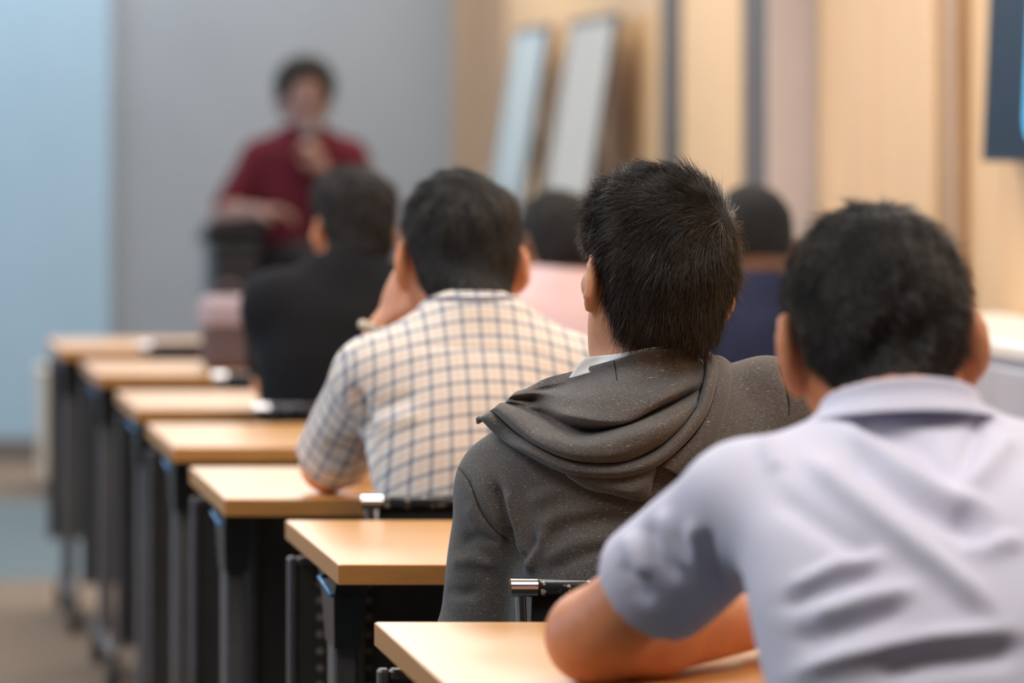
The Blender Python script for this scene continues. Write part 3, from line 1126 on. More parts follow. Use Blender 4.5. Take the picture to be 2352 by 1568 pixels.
def person(p):
    """p: dict of joints in world space; returns dict with the root and the shirt's mesh arrays"""
    h = p.get('h', 0.006)
    T, R, s = np.array(p['head']), rotm(*p['rot']), p.get('s', 1.0)
    if p.get('face', 1) < 0:
        R = np.array(Matrix.Rotation(math.pi, 3, 'Z')) @ R
    root = empty('person', p['base'], p['label'], 'person')
    tor = np.array(p['torso'], float)
    nb = np.array(p['neck'], float)
    arms = p['arms']
    jts = [T] + [np.array(x) for a in arms for x in a[:3]] + [np.array(x) for l in p['legs'] for x in l]
    lo = np.min(jts + [np.array((min(tor[:, 1] - tor[:, 3]), min(tor[:, 2] - tor[:, 4]), 0.0))], 0) - 0.22
    hi = np.max(jts + [np.array((max(tor[:, 1] + tor[:, 3]), max(tor[:, 2] + tor[:, 4]), 0.3))], 0) + 0.24
    lo[2] = max(lo[2], -0.02)
    # body
    f = Field(lo, hi, h)
    f.stack(tor, -0.034, 0.03)
    for a in arms:
        sh, el, wr = (np.array(x, float) for x in a[:3])
        f.cone(nb - np.array((0, 0, .03)), sh - np.array((0, 0, .022)), .026, .026, 0.02)
        ar = p.get('arm_r', 1.0)
        f.cone(sh, el, .032 * ar, .038 * ar, 0.02)
        f.cone(el, el + (wr - el) * .35, .038 * ar, .040 * ar, 0.02)
        f.cone(el + (wr - el) * .35, wr, .040 * ar, .027 * ar, 0.02)
        hand(f, wr, a[3], a[4], a[5], 1.0, a[6])
    for l in p['legs']:
        hp, kn, an = (np.array(x, float) for x in l)
        f.cone(hp, kn, .070, .050, 0.03)
        f.cone(kn, an, .047, .034, 0.02)
        f.cone(an, an + np.array((0, .10 * p.get('face', 1), -.04)), .030, .026, 0.02)
    head_full(f, R, T, s, nb, p.get('ear', 1.0))
    V, Q = f.mesh()
    V = relax(V, Q, 1, 0.4)
    body = fastobj('body', V, Q, p['skin'], root)
    # eyes
    for x in (-1, 1):
        c = R @ (np.array((x * .031, .080, .012)) * s) + T
        ev = MB()
        n, mrow = 10, 7
        VV = [c + R @ (np.array((math.sin(math.pi * j / mrow) * math.cos(2 * math.pi * i / n), math.cos(math.pi * j / mrow), math.sin(math.pi * j / mrow) * math.sin(2 * math.pi * i / n))) * .0115 * s)
              for j in range(mrow + 1) for i in range(n)]
        FF = [(j * n + i, j * n + (i + 1) % n, (j + 1) * n + (i + 1) % n, (j + 1) * n + i) for j in range(mrow) for i in range(n)]
        eo = ev.add(VV, FF).build('eye', M_EYE, root, True)
        eo.data.materials.append(M_IRIS)
        for k in range(2 * n):
            eo.data.polygons[k].material_index = 1
        # brow
        br = [R @ (np.array((x * a, b, zz)) * s) + T for a, b, zz in ((.014, .0925, .028), (.030, .0895, .033), (.047, .079, .029))]
        MB().tube(br, [.003, .004, .002], 6).build('eyebrow', M_HAIR, root, True)
    lp = MB().tube([R @ (np.array(q) * s) + T for q in ((-.022, .087, -.0575), (-.008, .0962, -.0565), (.008, .0962, -.0565), (.022, .087, -.0575))], [.002, .0045, .0045, .002], 8)
    lp.build('lips', mat('lips', (0.35, 0.13, 0.11), 0.45), root, True)
    # shirt
    g = Field(lo, hi, p.get('hs', h))
    g.stack([t for t in tor], 0.0, 0.03)
    sr = p.get('sleeve', (.060, .054, 0.62))
    for a in arms:
        sh, el, wr = (np.array(x, float) for x in a[:3])
        g.cone(nb - np.array((0, 0, p.get('trap', .02))), sh - np.array((0, 0, .002)), sr[0] * .85, sr[0] * .93, 0.06)
        if sr[2] <= 1.0:
            g.cone(sh, el, sr[0], sr[1], p.get('arm_k', 0.03), flat=sr[2])
        else:
            g.cone(sh, el, sr[0], sr[1], p.get('arm_k', 0.03))
            g.cone(el, wr, sr[1], .036, 0.02, flat=0.97)
    SV, SQ = g.mesh()
    SV = relax(SV, SQ, 2, 0.5)
    if p.get('folds'):
        N = vnormals(SV, SQ)
        SV = crease(SV, N, p['folds'])
        SV = relax(SV, SQ, 1, 0.4)
    if p.get('wrinkle'):
        N = vnormals(SV, SQ)
        rg = np.random.default_rng(p.get('seed', 3))
        dsp = np.zeros(len(SV))
        for _ in range(9):
            k = rg.normal(size=3) * np.array((16, 16, 26))
            dsp += np.sin(SV @ k + 1.6 * np.sin(SV @ (rg.normal(size=3) * 14)) + rg.uniform(0, 6.28))
        SV = SV + N * (dsp * p['wrinkle'] / 3)[:, None]
    shirt = fastobj(p.get('top_name', 'shirt'), SV, SQ, p['cloth'], root)
    if p.get('weave'):
        N = vnormals(SV, SQ)
        dd = np.full(len(SV), 1e9)
        uv = np.zeros((len(SV), 3))
        cz = np.interp(SV[:, 2], tor[:, 0], tor[:, 1])
        cy = np.interp(SV[:, 2], tor[:, 0], tor[:, 2])
        rx = np.interp(SV[:, 2], tor[:, 0], tor[:, 3])
        ang = np.arctan2(SV[:, 0] - cz, -(SV[:, 1] - cy) * 1.5)
        uv[:, 0] = np.where(np.abs(ang) < 1.3, SV[:, 0] + 0.02 * np.sin((SV[:, 2] - .8) * 9) * (SV[:, 0] - cz) * 4, SV[:, 0])
        uv[:, 1] = SV[:, 2] + 0.45 * (SV[:, 1] - 5.87) + 0.25 * (SV[:, 0] - cz) ** 2 * 4
        for a in arms:
            sh, el = np.array(a[0], float), np.array(a[1], float)
            u = (el - sh) / np.linalg.norm(el - sh)
            t = (SV - sh) @ u
            rel = SV - sh - t[:, None] * u
            rad = np.linalg.norm(rel, axis=1)
            sgn = -1 if sh[0] < nb[0] else 1
            m = (t > 0.02) & (rad < sr[0] + .012) & ((SV[:, 0] - sh[0]) * sgn > -.058)
            e1 = np.cross(u, (0, 1.0, 0))
            e1 /= np.linalg.norm(e1)
            e2 = np.cross(u, e1)
            an = np.arctan2(rel @ e2, rel @ e1)
            uv[m, 0] = (an * .058)[m]
            uv[m, 1] = t[m]
        at_ = shirt.data.attributes.new('weave', 'FLOAT_VECTOR', 'POINT')
        at_.data.foreach_set('vector', uv.astype(np.float32).ravel())
    # trousers and shoes
    hz = min(tor[:, 0])
    t = Field(lo, hi, max(h, 0.009))
    hp = np.array(p['legs'][0][0]) * .5 + np.array(p['legs'][1][0]) * .5
    t.ell(hp + np.array((0, 0, .02)), (.172, .125, .095), 0.03)
    for l in p['legs']:
        a, b, c = (np.array(x, float) for x in l)
        t.cone(a, b, .082, .062, 0.03)
        t.cone(b, c, .060, .050, 0.02, flat=0.96)
    TV, TQ = t.mesh()
    fastobj('trousers', relax(TV, TQ, 2), TQ, M_TROUSER, root)
    fy = p.get('face', 1)
    for l in p['legs']:
        an = np.array(l[2], float)
        w = Field(an - .22, an + .22, 0.009)
        w.cone(np.array((an[0], an[1] - .03 * fy, .045)), np.array((an[0], an[1] + .15 * fy, .036)), .042, .038, 0.02)
        w.cone(an, np.array((an[0], an[1], .05)), .040, .042, 0.03)
        WV, WQ = w.mesh()
        WV[:, 2] = np.maximum(WV[:, 2], 0.003)
        fastobj('shoe', WV, WQ, M_SHOE, root)
    # hair
    hp_ = p['hair']
    clo, chi = T - .17 * s, T + .17 * s
    CV, CQ = hair_cap(R, T, s, nb, hp_.get('h', 0.005), hp_['thick'], clo, chi, hp_.get('nape', -.088), hp_.get('side', .018), p.get('seed', 3), hp_.get('rough', .0025), hp_.get('extra'))
    cap = fastobj('hair', CV, CQ, hp_.get('capmat', M_HAIRCAP), root)
    if hp_.get('n', 0):
        SVv, SQq = strands(CV, CQ, R, T, s, hp_['n'], hp_['len'], hp_['rad'], hp_['flow'], hp_.get('nape', -.088), hp_.get('side', .018), p.get('seed', 3),
                           lift=hp_.get('lift', (.25, .6)), curl=hp_.get('curl', .25), segs=hp_.get('segs', 4), cover=hp_.get('cover'))
        st = fastobj('hair_strands', SVv, SQq, hp_.get('mat', M_HAIR), cap)
        st['kind'] = 'stuff'
    return dict(root=root, shirt=(SV, SQ), R=R, T=T, body=(V, Q), cap=(CV, CQ))


def collar(root, name, c, rx, ry, zt, zb, material, pitch=0.0, open_deg=40, flare=.012, back=1, stand=.03, thick=.0025, roll=0.0, front_drop=.03):
    """folded shirt collar: stand rising around the neck, then the leaf falling outside it; c = centre at top-edge height"""
    c = np.array(c, float)
    n = 48
    prof = [(-.004, -stand), (-.001, -stand * .4), (0, -.004), (.0015, 0), (.0045, -.001), (.0065, -.006), (.009, -zb * .55), (.009 + flare, -zb)]
    prof2 = [(r - thick if i < 4 else r - thick, z - (thick if i > 2 else 0)) for i, (r, z) in enumerate(prof)]
    V = []
    for i in range(n + 1):
        a = math.radians(-180 + open_deg + (360 - 2 * open_deg) * i / n)      # 0 = back of the neck
        w = 1 - smoothstep(0, math.pi, abs(a))
        for r, z in prof:
            x = (rx + r) * math.sin(a)
            y = -back * (ry + r) * math.cos(a)
            zz = z - front_drop * (1 - math.cos(a)) / 2 - pitch * y * back
            V.append((c[0] + x, c[1] + y, c[2] + zz + roll * x))
    m = len(prof)
    Fc = [(i * m + j, i * m + j + 1, (i + 1) * m + j + 1, (i + 1) * m + j) for i in range(n) for j in range(m - 1)]
    o = newobj(name, V, Fc, material, root, True)
    md = o.modifiers.new('cloth thickness', 'SOLIDIFY')
    md.thickness = thick
    sb = o.modifiers.new('smooth', 'SUBSURF')
    sb.levels = sb.render_levels = 1
    return o


def neckband(root, name, pts, rad, material):
    P = np.array(pts)
    return MB().tube(P, rad, 10).build(name, material, root, True)


def ring(c, rx, ry, tilt=0.0, n=40, drop=.02, roll=0.0):
    c = np.array(c)
    out = []
    for i in range(n + 1):
        a = 2 * math.pi * i / n
        x, y = rx * math.sin(a), -ry * math.cos(a)
        out.append(c + np.array((x, y, -tilt * y - drop * (1 - math.cos(a)) / 2 + roll * x)))
    return out


def flow_generic(whorl, swirl=0.35, down=0.6, fwd=0.0):
    w = np.array(whorl)

    def fn(L):
        d = L - w
        d /= np.linalg.norm(d, axis=1, keepdims=True) + 1e-6
        up = np.array((0, 0, 1.0))
        sw = np.cross(np.tile(w / np.linalg.norm(w), (len(L), 1)), d)
        g = np.zeros_like(L)
        g[:, 2] = -1
        return d + swirl * sw + g * (down * (1 - smoothstep(.02, .11, L[:, 2])))[:, None] + np.array((0, fwd, 0))[None] * smoothstep(.04, .1, L[:, 2])[:, None]
    return fn


def seated_legs(cx, cy, spread=.10, knee=.42):
    return [((cx + s * spread * .85, cy, .535), (cx + s * spread * 1.25, cy + knee, .545), (cx + s * spread * 1.3, cy + knee + .01, .085)) for s in (-1, 1)]

S_LIGHT = skin('light tan skin', (0.68, 0.33, 0.19))
S_TAN = skin('tan skin', (0.62, 0.25, 0.12))
S_MID = skin('brown skin', (0.36, 0.17, 0.10))
S_DUSK = skin('dusky skin', (0.22, 0.115, 0.09))
S_DARK = skin('dark brown skin', (0.13, 0.055, 0.03))
C_HOOD = heather('charcoal melange jersey', (0.122, 0.113, 0.108), (0.52, 0.50, 0.47))
C_PLAID = plaid('cream checked cotton')
C_POLO = mat('pale lavender pique', (0.60, 0.595, 0.715), 0.85, var=0.03, scale=500, bump=0.15, sheen=0.1, spec=0.2)
C_BLACK = mat('black cotton', (0.007, 0.007, 0.009), 0.9, var=0.15, scale=200, spec=0.2)
C_PINK = mat('pink cotton', (0.66, 0.46, 0.455), 0.9, var=0.05, scale=200, spec=0.2)
C_NAVY = mat('navy cotton', (0.016, 0.020, 0.046), 0.9, var=0.12, scale=30, spec=0.2)
C_MAROON = mat('maroon cotton', (0.085, 0.009, 0.017), 0.9, var=0.12, scale=60, spec=0.2)
C_WHITE = mat('white cotton', (0.85, 0.85, 0.83), 0.85, var=0.02, scale=200, spec=0.2)


def zl(pts, x0, y0, k):
    return [(x0 + x / k, y0 + y / k) for x, y in pts]


# ---- man in the grey hoodie, in focus
T1 = np.array((0.972, 4.845, 1.094))
R1 = rotm(14, 2, 6)
wh = R1.T @ np.array((0.052, -0.075, 0.070))
Z2 = lambda pts: zl(pts, 960, 780, 2.306)
hood_folds = [
    (Z2([(395, 740), (430, 880), (470, 1010), (485, 1100), (550, 1250)]), -.016, 13),
    (Z2([(470, 780), (490, 920), (540, 1080), (600, 1180)]), .006, 14),
    (Z2([(690, 1000), (620, 1130), (575, 1240)]), .008, 13),
    (Z2([(640, 1040), (600, 1120), (560, 1180)]), -.006, 9),
    (Z2([(560, 860), (760, 800), (1000, 860)]), .004, 16),
    (Z2([(600, 1010), (760, 920), (1000, 880), (1200, 900)]), .005, 17),
    (Z2([(640, 1080), (800, 990), (1000, 950), (1150, 960)]), -.004, 13),
    (Z2([(640, 1180), (820, 1080), (1050, 1030)]), .004, 14),
    (Z2([(700, 1230), (900, 1140), (1050, 1110)]), -.003, 10),
    (Z2([(200, 655), (270, 750), (330, 900), (400, 1000), (470, 1055)]), -.0035, 4),
    (Z2([(1915, 140), (1945, 230), (1965, 330), (1965, 400)]), -.0035, 4),
    (Z2([(230, 1080), (330, 1040), (440, 1090)]), -.004, 12),
    (Z2([(170, 1180), (300, 1160), (420, 1200)]), .004, 13),
    (Z2([(130, 1330), (220, 1350), (330, 1330)]), -.004, 12),
    (Z2([(250, 860), (330, 1010), (420, 1130)]), .004, 14),
]
P1 = person(dict(
    label='man in a charcoal hoodie with short black hair, sharp in the middle of the picture',
    base=(0.965, 4.86, 0), head=T1, rot=(14, 2, 6), s=.96, h=0.0055, hs=0.0042, seed=5, skin=S_LIGHT, cloth=C_HOOD, top_name='hoodie',
    neck=(0.955, 4.855, 0.985), arm_r=.95, arm_k=0.018,
    torso=[(.47, .965, 4.86, .165, .115), (.60, .965, 4.855, .165, .115), (.73, .965, 4.86, .160, .108), (.82, .965, 4.865, .172, .110),
           (.89, .963, 4.87, .168, .105), (.925, .963, 4.87, .140, .088), (.955, .962, 4.865, .090, .068), (.972, .962, 4.86, .060, .055)],
    arms=[((.802, 4.885, .842), (.777, 4.93, .645), (.86, 5.13, .665), (.5, .8, -.1), (0, .2, -1), .4, 1),
          ((1.115, 4.875, .945), (1.165, 4.96, .70), (1.08, 5.17, .765), (-.5, .8, 0), (0, 0, -1), .4, -1)],
    trap=.048, sleeve=(.055, .050, 1.5), folds=hood_folds, wrinkle=.0007,
    legs=seated_legs(.965, 4.87),
    hair=dict(cover=(wh, (-.75, .1, -.35)), thick=(.007, .013), n=27000, len=.042, rad=.00034, flow=flow_generic(wh, .25, .55), nape=-.096, side=.016, h=.004, rough=.003,
              lift=(.06, .34), curl=.30, extra=lambda x, y, z: .004 * smoothstep(.05, .10, z) * smoothstep(.02, -.05, x) + .006 * smoothstep(.05, .11, z) * smoothstep(-.02, .06, y) + .004 * smoothstep(.0, -.06, y) * smoothstep(-.05, .03, z))))

tv_, tq_ = strands(P1['cap'][0], P1['cap'][1], P1['R'], P1['T'], .96, 260, .030, .00035, lambda L: np.tile(np.array((-.35, .5, .6)), (len(L), 1)), -.096, .016, 77,
                   lift=(1.2, 2.2), curl=.35, region=lambda L: ((L[:, 0] + .045) ** 2 + (L[:, 1] - .035) ** 2 < .020 ** 2) * (L[:, 2] > .06))
tuft = fastobj('hair_tuft', tv_, tq_, M_HAIR, [c for c in P1['root'].children if c.name.split('.')[0] == 'hair'][0])
tuft['kind'] = 'stuff'


def drape_rows(rows, mesh, nu, nv, fallback, sharpen=0.0):
    """rows of (zoom x, zoom y, height above the cloth) laid onto the garment and joined to one smooth sheet"""
    bvh = BVHTree.FromPolygons(mesh[0].tolist(), mesh[1].tolist())
    o = Vector((0, 0, CAM_H))
    grid = []
    for row in rows:
        r = []
        for x, y, hgt in row:
            px, py = 1060 + x / 3.675, 780 + y / 3.675
            d = Vector(((px - PX0) / F, 1, -(py - PY0) / F)).normalized()
            hit = bvh.ray_cast(o, d)
            Yb = hit[0].y if hit[0] is not None else fallback
            Yb = min(Yb, fallback)
            r.append(at(px, py, Yb - hgt))
        r = np.array(r)
        # resample along the row, Catmull-Rom
        grid.append(catmull(r, nu))
    G = np.array(grid)
    if sharpen:
        Sm = G.copy()
        for _ in range(3):
            Sm[1:-1] = (Sm[:-2] + 2 * Sm[1:-1] + Sm[2:]) / 4
        G[1:-1, :, 1] += sharpen * (G[1:-1, :, 1] - Sm[1:-1, :, 1])
    #                      # rows, nu, 3
    return np.stack([catmull(G[:, i], nv) for i in range(nu)], 1)


def catmull(P, n):
    P = np.asarray(P, float)
    L = np.concatenate([[0], np.cumsum(np.linalg.norm(np.diff(P, axis=0), axis=1) + 1e-6)])
    t = np.linspace(0, L[-1], n)
    i = np.clip(np.searchsorted(L, t, side='right') - 1, 0, len(P) - 2)
    u = ((t - L[i]) / (L[i + 1] - L[i]))[:, None]
    m = np.zeros_like(P)
    m[1:-1] = (P[2:] - P[:-2]) / (L[2:] - L[:-2])[:, None]
    m[0], m[-1] = (P[1] - P[0]) / (L[1] - L[0]), (P[-1] - P[-2]) / (L[-1] - L[-2])
    h = (L[i + 1] - L[i])[:, None]
    return (2 * u**3 - 3 * u**2 + 1) * P[i] + (u**3 - 2 * u**2 + u) * h * m[i] + (-2 * u**3 + 3 * u**2) * P[i + 1] + (u**3 - u**2) * h * m[i + 1]


def sheet(name, G, material, root, thick=.003):
    nv, nu = G.shape[:2]
    Q = np.array([(j * nu + i, j * nu + i + 1, (j + 1) * nu + i + 1, (j + 1) * nu + i) for j in range(nv - 1) for i in range(nu - 1)])
    o = fastobj(name, G.reshape(-1, 3), Q[:, ::-1], material, root)
    if thick:
        md = o.modifiers.new('cloth thickness', 'SOLIDIFY')
        md.thickness = thick
        md.offset = -1
    return o


both = (np.concatenate([P1['shirt'][0], P1['body'][0]]), np.concatenate([P1['shirt'][1], P1['body'][1] + len(P1['shirt'][0])]))
hood_rows = [
    [(560, 410, .000), (700, 330, .002), (940, 265, .004), (1280, 170, .007), (1600, 88, .007), (1850, 85, .007), (1985, 140, .004)],
    [(520, 420, .006), (760, 372, .010), (1000, 330, .012), (1280, 262, .014), (1580, 220, .016), (1850, 190, .014), (2030, 205, .006)],
    [(480, 432, .014), (720, 412, .012), (950, 400, .020), (1250, 380, .024), (1550, 360, .026), (1820, 300, .022), (2040, 265, .008)],
    [(430, 470, .022), (640, 452, .018), (900, 480, .026), (1230, 480, .032), (1520, 470, .034), (1800, 385, .028), (2040, 320, .009)],
    [(405, 500, .020), (600, 500, .012), (850, 560, .028), (1200, 590, .038), (1480, 580, .038), (1760, 470, .030), (2030, 365, .010)],
    [(395, 520, .024), (620, 560, .022), (900, 640, .036), (1200, 690, .042), (1430, 680, .036), (1700, 540, .024), (2020, 400, .010)],
    [(385, 535, .022), (640, 610, .010), (900, 730, .016), (1150, 775, .016), (1380, 725, .016), (1650, 600, .014), (2005, 435, .010)],
    [(350, 535, .030), (620, 690, .028), (820, 775, .030), (1030, 822, .034), (1340, 745, .040), (1600, 660, .036), (1990, 470, .018)],
    [(320, 550, .036), (600, 770, .044), (820, 850, .050), (1040, 885, .052), (1350, 830, .054), (1660, 720, .048), (1985, 520, .024)],
    [(290, 575, .036), (585, 830, .044), (820, 940, .048), (1060, 985, .050), (1370, 950, .050), (1720, 790, .044), (1985, 570, .024)],
    [(255, 605, .026), (580, 872, .030), (850, 1005, .032), (1100, 1043, .034), (1400, 1025, .034), (1760, 840, .030), (1990, 610, .018)],
]
hood_rows = [[(r[0][0] - 22, r[0][1] + 26, r[0][2] - .035)] + r for r in hood_rows]
G1 = drape_rows(hood_rows, both, 110, 150, 4.86, 0.9)
rg_ = np.random.default_rng(4)
wr_ = np.zeros(G1.shape[:2])
for _ in range(8):
    kx, kz = rg_.normal() * 30 + 25, rg_.normal() * 55 + 60
    wr_ += np.sin(G1[..., 0] * kx + G1[..., 2] * kz + 1.5 * np.sin(G1[..., 0] * rg_.normal() * 40) + rg_.uniform(0, 6.28))
G1[..., 1] += wr_ * .0007
sheet('hood', G1, C_HOOD, P1['root'])
# hem band along the opening of the hood
seamL = [(255, 605), (420, 760), (600, 880), (880, 1005), (1100, 1043), (1400, 1025), (1640, 925), (1850, 740), (1990, 560), (2060, 330), (2055, 180), (2010, 110)]
hemL = [(155, 670), (300, 810), (500, 945), (840, 1115), (1100, 1162), (1420, 1150), (1680, 1050), (1930, 830), (2085, 600), (2155, 330), (2150, 160), (2085, 88)]
hem_h = [.022, .026, .028, .030, .032, .032, .030, .028, .028, .030, .030, .020]
band = []
for k, t in enumerate((-.14, 0.0, .12, .35, .65, .88, 1.0, 1.0, .9)):
    bul = (-.012, 0, .008, .0125, .0125, .008, 0, -.010, -.018)[k]
    band.append([(a[0] + (b[0] - a[0]) * t, a[1] + (b[1] - a[1]) * t, hh + bul) for a, b, hh in zip(seamL, hemL, hem_h)])
band = [[(r[0][0] - 16, r[0][1] + 30, r[0][2] - .040)] + r for r in band]
G2 = drape_rows(band, both, 140, 40, 4.86)
sheet('hood_hem', G2, C_HOOD, P1['root'], .002)
# outer layer of the hood hanging below the hem
r0 = [(850, 1090, .022), (1000, 1120, .024), (1200, 1140, .026), (1400, 1130, .026), (1560, 1080, .024), (1640, 1060, .018)]
r1 = [(870, 1125, .024), (1010, 1185, .026), (1220, 1220, .030), (1420, 1210, .032), (1570, 1160, .028), (1640, 1110, .018)]
r2 = [(890, 1150, .016), (1030, 1230, .020), (1240, 1275, .026), (1440, 1290, .030), (1575, 1240, .024), (1625, 1170, .010)]
r3 = [(905, 1165, .002), (1050, 1255, .004), (1260, 1305, .006), (1500, 1362, .012), (1580, 1330, .006), (1615, 1220, .000)]
r4 = [(905, 1160, -.006), (1050, 1248, -.006), (1260, 1298, -.006), (1500, 1352, -.004), (1575, 1322, -.006), (1610, 1216, -.006)]
sheet('hood_outer_layer', drape_rows([r0, r1, r2, r3, r4], both, 50, 30, 4.86), C_HOOD, P1['root'], .002)
r0 = [(2110, 140, .020), (2140, 260, .018), (2140, 420, .018), (2080, 620, .018), (1930, 850, .018), (1680, 1070, .018)]
r1 = [(2180, 145, .020), (2210, 270, .018), (2190, 450, .018), (2120, 680, .018), (1990, 900, .018), (1760, 1110, .016)]
r2 = [(2240, 180, .012), (2255, 300, .010), (2230, 500, .010), (2150, 760, .010), (2030, 960, .010), (1810, 1140, .008)]
r3 = [(2262, 200, -.006), (2268, 320, -.006), (2243, 520, -.006), (2162, 790, -.006), (2040, 985, -.006), (1820, 1160, -.006)]
sheet('hood_side_fold', drape_rows([r0, r1, r2, r3], both, 50, 24, 4.86), C_HOOD, P1['root'], .002)
# stitched seams
M_SEAM = mat('dark seam thread', (0.02, 0.018, 0.016), 0.9)


def seam(pts, meshes, rad=.0007, lift_=.0004):
    bv = [BVHTree.FromPolygons(m[0].tolist(), m[1].tolist()) for m in meshes]
    q = []
    for px, py in catmull(np.array([(a, b, 0) for a, b in pts]), 40)[:, :2]:
        d = Vector(((px - PX0) / F, 1, -(py - PY0) / F)).normalized()
        ys = [h[0].y for h in (b.ray_cast(Vector((0, 0, CAM_H)), d) for b in bv) if h[0] is not None]
        if ys:
            q.append(at(px, py, min(ys) - lift_))
    if len(q) > 3:
        MB().tube(q, rad, 6).build('seam', M_SEAM, P1['root'], True)


def gridmesh(G):
    nv, nu = G.shape[:2]
    return G.reshape(-1, 3), np.array([(j * nu + i, j * nu + i + 1, (j + 1) * nu + i + 1, (j + 1) * nu + i) for j in range(nv - 1) for i in range(nu - 1)])


seam(Z2([(200, 655), (270, 750), (330, 900), (400, 1000), (470, 1055)]), [P1['shirt']])
seam(Z2([(1915, 140), (1945, 230), (1965, 330), (1965, 400)]), [P1['shirt']])
seam(zl(seamL[:9], 1060, 780, 3.675), [gridmesh(G1), gridmesh(G2)], .0008)
seam(zl([(1285, 180), (1300, 260), (1312, 340)], 1060, 780, 3.675), [gridmesh(G1)], .0006)
# white undershirt collar
def zz(px, py, h):
    return ((px - 1060) * 3.675, (py - 780) * 3.675, h)


cr = [[zz(1340, 821, .004), zz(1375, 817, .004), zz(1414, 813, .005), zz(1468, 803, .005), zz(1510, 797, .004), zz(1540, 800, .003)],
      [zz(1326, 838, .006), zz(1372, 830, .006), zz(1412, 824, .007), zz(1468, 812, .006), zz(1510, 805, .005), zz(1540, 808, .004)],
      [zz(1305, 870, .004), zz(1365, 852, .004), zz(1410, 842, .004), zz(1468, 828, .004), zz(1510, 820, .004), zz(1540, 822, .003)]]
sheet('undershirt_collar', drape_rows(cr, both, 30, 12, 4.85), C_WHITE, P1['root'], .002)

# ---- man in the checked shirt
ZK = lambda pts: zl(pts, 680, 360, 1.9125)
T2 = np.array((0.934, 6.10, 1.082))
P2 = person(dict(
    label='man in a cream checked shirt resting his chin on his hand', base=(.94, 5.93, 0), head=T2, rot=(3, 9, 2), ear=1.08, h=.0065, hs=.006, seed=8,
    skin=S_TAN, cloth=C_PLAID, neck=(.940, 5.99, 1.0), weave=True, arm_k=.02,
    torso=[(.47, .94, 5.90, .150, .105), (.62, .94, 5.895, .152, .105), (.73, .94, 5.90, .156, .105), (.82, .94, 5.925, .168, .110),
           (.90, .94, 5.955, .168, .108), (.955, .94, 5.97, .135, .092), (.99, .94, 5.985, .085, .072), (1.01, .94, 5.99, .062, .062)],
    arms=[((.792, 5.97, .915), (.742, 6.13, .772), (.832, 6.16, .975), (.25, -.05, .95), (1, .1, 0), 1.1, -1),
          ((1.085, 5.97, .915), (1.15, 6.15, .775), (1.0, 6.32, .775), (-.8, .6, 0), (0, 0, -1), .4, -1)],
    sleeve=(.060, .058, .93), wrinkle=.0012,
    folds=[(ZK([(250, 1000), (290, 1150), (310, 1300), (270, 1400)]), -.016, 14), (ZK([(330, 1190), (430, 1160), (560, 1130)]), .006, 18),
           (ZK([(320, 1100), (420, 1080), (520, 1040)]), -.005, 14), (ZK([(470, 830), (700, 832), (1000, 850), (1200, 900)]), -.003, 5),
           (ZK([(130, 1250), (200, 1290), (260, 1280)]), -.005, 14), (ZK([(100, 1350), (180, 1380), (250, 1370)]), .004, 12)],
    legs=seated_legs(.94, 5.90),
    hair=dict(thick=(.007, .013), n=6500, len=.034, rad=.00042, flow=flow_generic((.01, -.06, .095), .3, .7), nape=-.075, side=.014, lift=(.08, .3), rough=.003)))
collar(P2['root'], 'collar', (.938, 5.995, 1.044), .066, .064, 0, .036, C_PLAID, pitch=-.15, flare=.016, front_drop=.03)
wv = P2['root'].children[-1].data
a_ = wv.attributes.new('weave', 'FLOAT_VECTOR', 'POINT')
cv = np.array([v.co[:] for v in wv.vertices])
cw = np.zeros((len(cv), 3))
cw[:, 0] = np.arctan2(cv[:, 0], -cv[:, 1]) * .075
cw[:, 1] = (np.arange(len(cv)) % 8) * .008
a_.data.foreach_set('vector', cw.astype(np.float32).ravel())
# wrist band of beads
wb = empty('bead_bracelet', (.842, 6.16, .965), 'pale bead bracelet on the wrist of the man in the checked shirt', 'bracelet')
for k in range(14):
    a = 2 * math.pi * k / 14
    c = np.array((.832, 6.16, .972)) + .034 * np.array((math.cos(a), math.sin(a), -.3 * math.cos(a)))
    V_, F_ = [], []
    for j in range(5):
        for i in range(8):
            th, ph = math.pi * j / 4, 2 * math.pi * i / 8
            V_.append(c + .0078 * np.array((math.sin(th) * math.cos(ph), math.sin(th) * math.sin(ph), math.cos(th))))
    F_ = [(j * 8 + i, j * 8 + (i + 1) % 8, (j + 1) * 8 + (i + 1) % 8, (j + 1) * 8 + i) for j in range(4) for i in range(8)]
    MB().add(V_, F_).build('bead', mat('pale beads', (.62, .52, .38), .4), wb, True)

# ---- man in black
T3 = np.array((1.022, 8.06, 1.085))
P3 = person(dict(
    label='man in a black shirt turning to the left, seated before the speaker', base=(.99, 7.95, 0), head=T3, rot=(17, 3, 0), s=.93, h=.008, seed=9, skin=S_TAN, cloth=C_BLACK,
    neck=(1.0, 7.99, 1.0),
    torso=[(.47, .985, 7.93, .160, .110), (.73, .985, 7.93, .160, .105), (.85, .985, 7.945, .165, .11), (.93, .985, 7.96, .155, .10), (.985, .99, 7.975, .095, .075), (1.015, 1.0, 7.985, .064, .062)],
    arms=[((.862, 7.965, .945), (.872, 8.10, .778), (.98, 8.30, .775), (.6, .7, 0), (0, 0, -1), .4, 1),
          ((1.115, 7.965, .955), (1.16, 8.10, .778), (1.05, 8.31, .775), (-.6, .7, 0), (0, 0, -1), .4, -1)],
    sleeve=(.062, .056, .8), wrinkle=.001, legs=seated_legs(.985, 7.94),
    hair=dict(thick=(.008, .020), n=1800, len=.03, rad=.0008, flow=flow_generic((.01, -.06, .09)), nape=-.085, side=.030, h=.007)))
neckband(P3['root'], 'neckband', ring((1.0, 7.985, 1.022), .066, .064, -.1), .007, C_BLACK)

